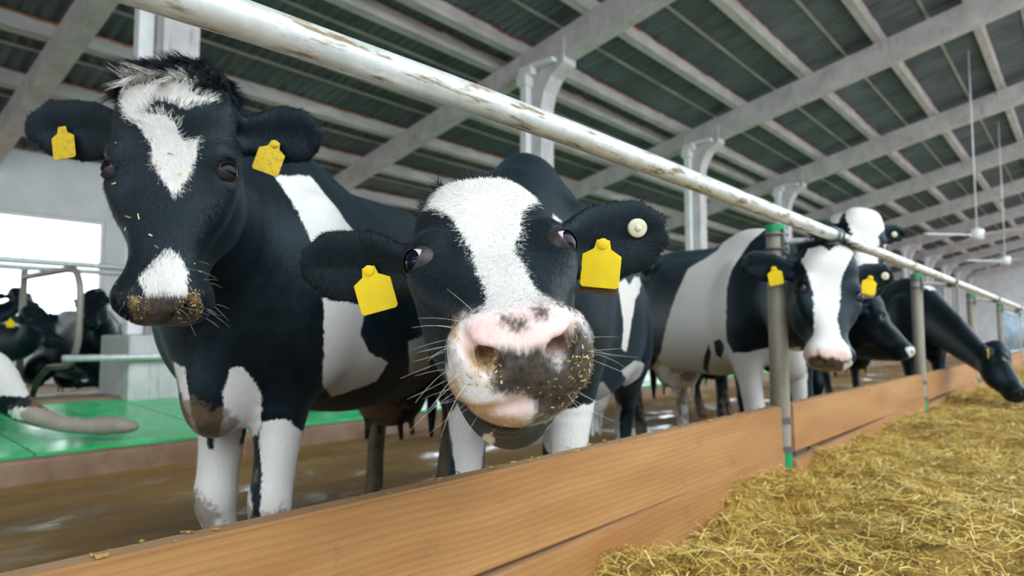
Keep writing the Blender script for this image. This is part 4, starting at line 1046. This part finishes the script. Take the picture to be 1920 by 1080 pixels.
Jc = make_cow('J', 'dark cow standing in the back alley below the windows', (-11.0, 1.15), (.5, .85),
             (at(44, 556, 9.6), at(62, 575, 9.5), VW + .2 * RT),
             [(-.6 * RT + .1 * UPC - .7 * VW, RT - .5 * VW, .18, .055), (.3 * RT + .3 * UPC + .9 * VW, RT, .18, .055)], painter('J'), h=.022, coat='coat_far', tail=False)
SPOTS['K'] = [((-1.1, .3, .75), (.3, .3, .3)), ((-.3, 0, .9), (.3, .5, .5))]
Kc = make_cow('K', 'cow lying on the green mats behind the legs of the tall cow', (-6.36, 4.35), (-1, 0),
             (V(-7.35, 4.35, 1.05), V(-7.58, 4.37, .90), V(0, -1, 0)),
             [(V(.2, 1, .1), V(-1, 0, 0), .2, .06), (V(.2, -1, .1), V(-1, 0, 0), .2, .06)], painter('K'), h=.02, coat='coat_far', zfloor=MATZ - .44,
             lie={1: [(-1.12, .2, .80), (-1.02, .36, .76), (-1.1, .45, .64), (-1.2, .60, .57), (-1.24, .70, .55)]}, tail=False)
# ------------------------------------------------------------------ ear tags
def wl(inf, v): return inf['Mb'].T @ np.asarray(v, float)
DN = V(0, 0, -1)
add_tag(A['o'], ear_point(A, 0, .66, .0, .010), wl(A, -VW - .2 * RT), wl(A, DN + .10 * RT), 'yellow_tag_worn', .95, stud=False)
add_tag(A['o'], ear_point(A, 1, .50, .0, .010) - V(0, 0, .018), wl(A, -VW + .1 * RT), wl(A, DN - .35 * RT), 'yellow_tag_worn', .95)
add_tag(B['o'], ear_point(B, 0, .46, .0, .013), wl(B, -VW + .05 * RT), wl(B, DN + .28 * RT), 'yellow_tag', 1.0)
add_tag(B['o'], ear_point(B, 1, .50, .0, .013), wl(B, -VW - .1 * RT), wl(B, DN - .10 * RT), 'yellow_tag', 1.05, 'brown_tag')
add_button(B['o'], ear_point(B, 1, .78, -.012, .010), wl(B, -VW - .1 * UPC + .1 * RT))
add_tag(C['o'], ear_point(C, 0, .45, .0, .014), wl(C, -VW), wl(C, DN + .2 * RT), 'yellow_tag', 1.0)
add_tag(C['o'], ear_point(C, 1, .50, .0, .014), wl(C, -VW), wl(C, DN - .2 * RT), 'yellow_tag', 1.0)
add_button(C['o'], ear_point(C, 1, .80, .0, .012), wl(C, -VW))
add_button(Dc['o'], ear_point(Dc, 1, .60, .0, .012), wl(Dc, -VW))
add_tag(Fc['o'], ear_point(Fc, 0, .55, .0, .012), wl(Fc, RT - .8 * VW), wl(Fc, DN), 'yellow_tag', 1.0)
add_tag(Hh['o'], ear_point(Hh, 0, .55, .0, .012), wl(Hh, -VW + .3 * RT), wl(Hh, DN), 'yellow_tag', 1.1)

# ------------------------------------------------------------------ fodder
def vnoise(x, y, f, seed):
    r_ = np.random.default_rng(seed).random((64, 64)); xi = x * f; yi = y * f
    i = np.floor(xi).astype(int); j = np.floor(yi).astype(int); u = xi - i; v = yi - j; u = u * u * (3 - 2 * u); v = v * v * (3 - 2 * v)
    g_ = lambda a, b_: r_[a % 64, b_ % 64]
    return (g_(i, j) * (1 - u) + g_(i + 1, j) * u) * (1 - v) + (g_(i, j + 1) * (1 - u) + g_(i + 1, j + 1) * u) * v
def feed_z(x, y):
    base = np.interp(y, [.3, .8, 1.2, 1.47, 1.75, 1.95, 2.1, 2.3, 2.5, 2.72, 2.9, 3.2, 3.8, 5, 6, 9, 40], [.15, .155, .19, .275, .235, .215, .25, .31, .355, .34, .22, .30, .32, .30, .31, .30, .29])
    inn = np.interp(y, [.3, .9, 1.3, 1.9, 2.6, 4, 40], [.16, .20, .25, .29, .31, .30, .30])
    f = np.clip((x + .97) / .32, 0, 1); z = base * (1 - f) + inn * f
    edge = np.clip((1.25 - x) / .7, 0, 1); z = .15 + (z - .15) * edge * edge * (3 - 2 * edge)
    n = (vnoise(x, y, 2.6, 1) - .5) * .085 + (vnoise(x, y, 6.5, 2) - .5) * .055 + (vnoise(x, y, 17, 3) - .5) * .028
    for py_ in PY:
        r2 = ((x - FX) / .16) ** 2 + ((y - py_) / .13) ** 2; z = z - np.exp(-r2) * .06
    return z + n * np.clip((z - .14) * 12, 0, 1)
xs = np.linspace(-.972, 1.45, 122); ys = np.concatenate([np.linspace(.35, 6, 300), np.geomspace(6.03, 46, 150)])
XX, YY = np.meshgrid(xs, ys, indexing='ij'); ZZ = feed_z(XX, YY) + (vnoise(XX, YY, 45, 5) - .5) * .014
n1_, n2_ = XX.shape; ii, jj = np.meshgrid(np.arange(n1_ - 1), np.arange(n2_ - 1), indexing='ij'); a_ = (ii * n2_ + jj).ravel()
feed = link('fodder', fast_mesh('fodder', np.stack([XX, YY, ZZ], -1).reshape(-1, 3), np.stack([a_, a_ + n2_, a_ + n2_ + 1, a_ + 1], -1)), 'feed_bed', None, True)
tag(feed, 'heap of chopped golden hay fodder lying along the planks', 'fodder', kind='stuff')
def straws(n, y0, y1, lmin, lmax, wmin, wmax, seed, name, lift=.0, tone=(0, 1)):
    g_ = np.random.default_rng(seed)
    y = y0 + (y1 - y0) * g_.random(n) ** 1.5; x = -.965 + g_.random(n) * 1.95
    ln = lmin + (lmax - lmin) * g_.random(n) ** 2.2; wd = (wmin + (wmax - wmin) * g_.random(n)) / 2
    a = g_.random(n) * 2 * np.pi; e = (g_.random(n) - .42) * .75
    z = feed_z(x, y) + lift + g_.random(n) * .018
    d = np.stack([np.cos(a) * np.cos(e), np.sin(a) * np.cos(e), np.sin(e)], -1)
    sd = np.stack([-np.sin(a), np.cos(a), (g_.random(n) - .5) * 1.2], -1); sd /= np.linalg.norm(sd, axis=1)[:, None]
    c = np.stack([x, y, z], -1); bend = np.zeros((n, 3)); bend[:, 2] = ln * (g_.random(n) - .3) * .22; bend[:, :2] = (g_.random((n, 2)) - .5) * (ln * .25)[:, None]
    ps = [c - d * (ln / 2)[:, None] - bend, c + bend * .6, c + d * (ln / 2)[:, None] - bend]
    for p_ in ps:
        p_[:, 0] = np.maximum(p_[:, 0], -.968); p_[:, 2] = np.maximum(p_[:, 2], feed_z(p_[:, 0], p_[:, 1]) - .004)
    S_ = sd * wd[:, None]
    Vv = np.stack([ps[0] - S_, ps[0] + S_, ps[1] - S_, ps[1] + S_, ps[2] - S_ * .5, ps[2] + S_ * .5], 1)
    Vv[:, :, 0] = np.maximum(Vv[:, :, 0], -.97)
    k = np.arange(n)[:, None] * 6; Fq = np.concatenate([k + np.array([0, 1, 3, 2]), k + np.array([2, 3, 5, 4])], 0)
    me = fast_mesh(name, Vv.reshape(-1, 3), Fq)
    tn = np.repeat(tone[0] + (tone[1] - tone[0]) * g_.random(n), 6); set_attr(me, 'tone', tn)
    o = link(name, me, 'straw', feed); o['kind'] = 'stuff'; return o
straws(64000, .9, 6.5, .008, .045, .0015, .005, 11, 'chaff', .0)
straws(15000, 1.0, 7.0, .04, .16, .0016, .0042, 12, 'hay_stalks', .006, (.45, 1))
straws(26000, 6, 30, .03, .12, .006, .014, 13, 'far_chaff', .0)
# crumbs of fodder on the top of the planks
g_ = np.random.default_rng(5); q = MB()
for i in range(300):
    y = .1 + 5.5 * g_.random(); x = FX + (g_.random() - .5) * .046; a = g_.random() * 6.3; l_ = .0025 + .007 * g_.random() ** 2; w_ = .0008 + .0016 * g_.random()
    dx, dy = math.cos(a), math.sin(a); z = .5665 + .0015 * g_.random()
    q.add([(x - dx * l_ - dy * w_, y - dy * l_ + dx * w_, z), (x + dx * l_ - dy * w_, y + dy * l_ + dx * w_, z), (x + dx * l_ + dy * w_, y + dy * l_ - dx * w_, z + .002), (x - dx * l_ + dy * w_, y - dy * l_ - dx * w_, z + .002)], [[0, 1, 2, 3]])
me = mesh('fodder_crumbs', q.v, q.f); set_attr(me, 'tone', np.repeat(.1 + .4 * g_.random(len(q.f)), 4))
o = link('fodder_crumbs', me, 'straw', None); tag(o, 'crumbs of chaff scattered along the top of the planks', 'chaff', kind='stuff')

# ------------------------------------------------------------------ hair: short coat on the two near heads, forelocks, whiskers
BLK = V(.007, .014, .020); WHT = V(.84, .81, .76); TAN = V(.52, .34, .15)
def tri_sample(P, F, n, g_):
    a, b_, c, d = P[F[:, 0]], P[F[:, 1]], P[F[:, 2]], P[F[:, 3]]
    N_ = np.cross(c - a, d - b_); ar = np.linalg.norm(N_, axis=1) / 2; N_ = N_ / np.maximum(2 * ar, 1e-12)[:, None]
    idx = g_.choice(len(F), n, p=ar / ar.sum()); u = g_.random((n, 1)); v = g_.random((n, 1))
    p = (a[idx] * (1 - u) + b_[idx] * u) * (1 - v) + (d[idx] * (1 - u) + c[idx] * u) * v
    return p, N_[idx], idx, F[idx]
def smooth_normals(P, F):
    a, b_, c, d = P[F[:, 0]], P[F[:, 1]], P[F[:, 2]], P[F[:, 3]]; N_ = np.cross(c - a, d - b_); out = np.zeros_like(P)
    for k in range(4):
        for i in range(3): out[:, i] += np.bincount(F[:, k], N_[:, i], len(P))
    return out / np.maximum(np.linalg.norm(out, axis=1), 1e-12)[:, None]
def blades(name, roots, dirs, lens, width, cols, parent, curl=None, segs=2, side=None, mat_='fur', g_=None):
    n = len(roots); g_ = g_ or np.random.default_rng(1)
    sd = np.cross(dirs, g_.normal(size=(n, 3))) if side is None else side; sd /= np.maximum(np.linalg.norm(sd, axis=1), 1e-9)[:, None]
    curl = np.zeros((n, 3)) if curl is None else curl; Vs = []
    for k in range(segs + 1):
        f = k / segs; c = roots + dirs * (lens * f)[:, None] + curl * (f * f)
        w_ = (width * (1 - f * .85))[:, None]
        Vs += [c - sd * w_, c + sd * w_]
    Vv = np.stack(Vs, 1); m_ = 2 * (segs + 1); k0 = np.arange(n)[:, None] * m_
    Fq = np.concatenate([k0 + np.array([2 * i, 2 * i + 1, 2 * i + 3, 2 * i + 2]) for i in range(segs)], 0)
    me = fast_mesh(name, Vv.reshape(-1, 3), Fq)
    at_ = me.color_attributes.new('furcol', 'FLOAT_COLOR', 'POINT')
    cc = np.ones((n, m_, 4), dtype=np.float32); cc[:, :, :3] = cols[:, None, :]; at_.data.foreach_set('color', cc.ravel())
    o = link(name, me, mat_, parent, True); o['kind'] = 'stuff'; return o
def fur(inf, n, seed, lmul=1.0, whorl=(.0, .055)):
    g_ = np.random.default_rng(seed); P, F, Hc, fl = inf['P'], inf['F'], inf['Hc'], inf['fl']; O, M, hs = inf['O'], inf['M'], inf['hs']
    vis = (Hc[:, 1] < .20) & (np.abs(Hc[:, 0]) < .17) & (Hc[:, 2] > -.34) & (Hc[:, 2] < .30)
    for b_, d_, fc_, sd_, ln_ in inf['frames']:
        q = (P - b_) @ d_; vis |= (q > .0) & (q < ln_ * 1.2) & (np.abs((P - b_) @ fc_) < .06) & (np.abs((P - b_) @ sd_) < .1)
    Fs = F[vis[F].all(1)]; NV = smooth_normals(P, F)
    p, nf, idx, fv = tri_sample(P, Fs, n, g_); nr = NV[fv[:, 0]]
    h = ((p - O) @ M) / hs
    ok = np.ones(n, bool)
    for sx in (-1, 1): ok &= np.linalg.norm(h - V(sx * .1075, .0205, .007), axis=1) > .029
    nose = fl['nose'][fv[:, 0]]; pink = fl['pink'][fv[:, 0]]
    ok &= (nose < -.004) & (pink < -.004)
    ok &= ~((h[:, 2] < -.24) & (h[:, 1] < .085) & (np.abs(h[:, 0]) < .075) & ((-nr @ M)[:, 2] > .55))
    # hair lies away from the whorl on the forehead, sideways and back on the cheeks, along the ears
    fx = h[:, 0] - whorl[0]; fz = h[:, 2] - whorl[1]
    fdir = np.stack([fx * 1.0, .35 * np.abs(fx) + .03, fz * .9], -1) @ M.T
    for b_, d_, fc_, sd_, ln_ in inf['frames']:
        q = (p - b_) @ d_; e = (q > .015) & (q < ln_ * 1.2) & (np.abs((p - b_) @ sd_) < .1) & (np.abs((p - b_) @ fc_) < .06)
        fdir[e] = d_ * .7 + sd_ * np.sign((p[e] - b_) @ sd_)[:, None] * .5
    fdir += g_.normal(size=(n, 3)) * .25 * np.linalg.norm(fdir, axis=1)[:, None]
    tg = fdir - nr * (fdir * nr).sum(1)[:, None]; tg /= np.maximum(np.linalg.norm(tg, axis=1), 1e-9)[:, None]
    d_ = tg * .93 + nr * (.22 + .2 * g_.random((n, 1))); d_ /= np.linalg.norm(d_, axis=1)[:, None]
    ln = (.006 + .005 * g_.random(n)) * (1 + .8 * np.clip((h[:, 2] - .04) / .15, 0, 1)) * lmul
    w_ = fl['white'][fv[:, 0]] + (g_.random(n) - .5) * .012; tn = fl['tan'][fv[:, 0]] + (g_.random(n) - .5) * .03
    ear_ = np.zeros(n, bool)
    for b_, e_, fc_, sd_, ln_ in inf['frames']:
        q = (p - b_) @ e_; ear_ |= (q > .015) & (q < ln_ * 1.2) & (np.abs((p - b_) @ sd_) < .1) & (np.abs((p - b_) @ fc_) < .06)
    ln = np.where(ear_, (.006 + .004 * g_.random(n)), ln)
    br = (.75 + .5 * g_.random((n, 1)))
    col = np.where((w_ > 0)[:, None], WHT * np.clip(br, 0, 1.12), BLK * br * 1.1); col = np.where((tn > 0)[:, None], TAN * br, col)
    sd = np.cross(d_, nr)
    k = ok
    blades('fur', p[k] - nr[k] * .0008, d_[k], ln[k], (.00030 + .00030 * g_.random(n))[k], col[k], inf['o'], -nr[k] * (ln[k] * .18)[:, None], 2, sd[k])
def forelock(inf, n, seed, zmin, length, white_fn, curl=1.0):
    """longer locks on the poll"""
    g_ = np.random.default_rng(seed); P, F, Hc = inf['P'], inf['F'], inf['Hc']; O, M, hs = inf['O'], inf['M'], inf['hs']
    vis = (Hc[:, 2] > zmin) & (np.abs(Hc[:, 0]) < .11) & (Hc[:, 1] < .16)
    Fs = F[vis[F].all(1)]; NV = smooth_normals(P, F); p, nf, idx, fv = tri_sample(P, Fs, n, g_); nr = NV[fv[:, 0]]; h = ((p - O) @ M) / hs
    cl = np.floor(h[:, 0] / .016).astype(int); gg = np.random.default_rng(seed + 1).normal(size=(64, 3))      # locks move together
    lock = gg[(cl * 7 + np.floor(h[:, 2] / .02).astype(int) * 3 + np.floor(h[:, 1] / .02).astype(int) * 5) % 64]
    d_ = nr * .45 + (np.array([0, -.35, .15]) @ M.T) + lock * .30 + g_.normal(size=(n, 3)) * .10; d_ /= np.linalg.norm(d_, axis=1)[:, None]
    ln = length * (.6 + .6 * g_.random(n)); cu = (np.stack([h[:, 0] * 0, -np.ones(n) * .4, -np.ones(n) * .75], -1) @ M.T) * (ln * .9 * curl)[:, None] + lock * (ln * .3)[:, None]
    wv = white_fn(h) + (g_.random(n) - .5) * .01; br = .7 + .6 * g_.random((n, 1))
    col = np.where((wv > 0)[:, None], WHT * np.clip(br, 0, 1.1), BLK * br * 1.3)
    blades('forelock', p - nr * .002, d_, ln, .0006 + .0006 * g_.random(n), col, inf['o'], cu, 4, None, 'fur', g_)
def whiskers(inf, n, seed, ln0=.045, thick=.00035):
    g_ = np.random.default_rng(seed); O, M, hs = inf['O'], inf['M'], inf['hs']; P = inf['P']; Hc = inf['Hc']
    cand = np.nonzero((Hc[:, 2] < -.17) & (np.abs(Hc[:, 0]) > .045) & (Hc[:, 1] < .14) & (Hc[:, 1] > -.03) & (Hc[:, 2] > -.30))[0]
    q = MB(); NV = smooth_normals(P, inf['F'])
    for i in g_.choice(cand, n):
        nr = NV[i]; sx = np.sign(Hc[i, 0]); d_ = unit(nr * .9 + M @ V(sx * .5, .1, -.25) + g_.normal(size=3) * .2); l_ = ln0 * (.6 + .9 * g_.random()); dr = M @ V(0, .2, -.25) * l_ * g_.random() + g_.normal(size=3) * l_ * .08
        q.tube([P[i] - nr * .002 + d_ * l_ * f + dr * f * f for f in (0, .35, .7, 1)], [thick, thick * .9, thick * .7, thick * .3], 4, False)
    o = q.build('whiskers', 'whisker', inf['o'], True); o['kind'] = 'stuff'
fur(B, 90000, 21); fur(A, 60000, 22, 1.35, (.0, .03))
def wfA(h): return poly_like(h)
def poly_like(h): return .02 - np.abs(h[:, 2] - .165 + .1 * np.abs(h[:, 0] + .02)) if False else np.where((h[:, 2] < .19) & (h[:, 2] > .13) & (h[:, 0] > -.085) & (h[:, 0] < .05) & (h[:, 1] < .02), .02, -.02)
forelock(A, 12000, 31, .165, .027, wfA, 1.3)
forelock(B, 3500, 32, .215, .024, lambda h: np.full(len(h), -.02), .8)
forelock(C, 1800, 33, .19, .04, lambda h: np.full(len(h), -.02), .8)
whiskers(B, 42, 41, .042, .00022); whiskers(A, 34, 42, .032, .0002)
# bits of chaff caught in the coat of the tall cow and round the muzzles
def crumbs(inf, n, seed, sel, size, name='chaff_bits'):
    g_ = np.random.default_rng(seed); P, Hc = inf['P'], inf['Hc']; c = np.nonzero(sel(Hc, inf['fl']))[0]; NV = smooth_normals(P, inf['F']); q = MB(); tn = []
    for i in g_.choice(c, n):
        nr = NV[i]; t_ = unit(np.cross(nr, g_.normal(size=3))); b_ = np.cross(nr, t_); l_ = size * (.4 + g_.random() ** 2 * 1.4); w_ = size * (.2 + .25 * g_.random()); o_ = P[i] + nr * (.0012 + .0015 * g_.random())
        tilt = nr * l_ * (g_.random() - .5) * .7
        q.add([o_ - t_ * l_ - b_ * w_ - tilt, o_ + t_ * l_ - b_ * w_ + tilt, o_ + t_ * l_ + b_ * w_ + tilt, o_ - t_ * l_ + b_ * w_ - tilt], [[0, 1, 2, 3]]); tn += [.12 + .25 * g_.random() if g_.random() < .55 else .96 + .04 * g_.random()] * 4
    me = mesh(name, q.v, q.f); set_attr(me, 'tone', tn); o = link(name, me, 'straw', inf['o']); o['kind'] = 'stuff'
crumbs(A, 18, 51, lambda h, f: (h[:, 1] < .05) & (h[:, 2] < .06) & (h[:, 2] > -.2) & (np.abs(h[:, 0]) < .1), .0045)
crumbs(A, 420, 52, lambda h, f: (f['tan'] > -.008), .0022)
crumbs(B, 420, 53, lambda h, f: (f['nose'] > -.01) & (h[:, 0] > .045) & (h[:, 2] < -.16) & (h[:, 1] > .0), .0017)
crumbs(B, 160, 54, lambda h, f: (f['nose'] > .0) & (h[:, 1] > .045) & (h[:, 2] < -.16), .0018)
crumbs(B, 150, 55, lambda h, f: (np.abs(h[:, 0] + .046) < .02) & (h[:, 1] > .022) & (h[:, 1] < .045) & (h[:, 2] < -.2), .0018)
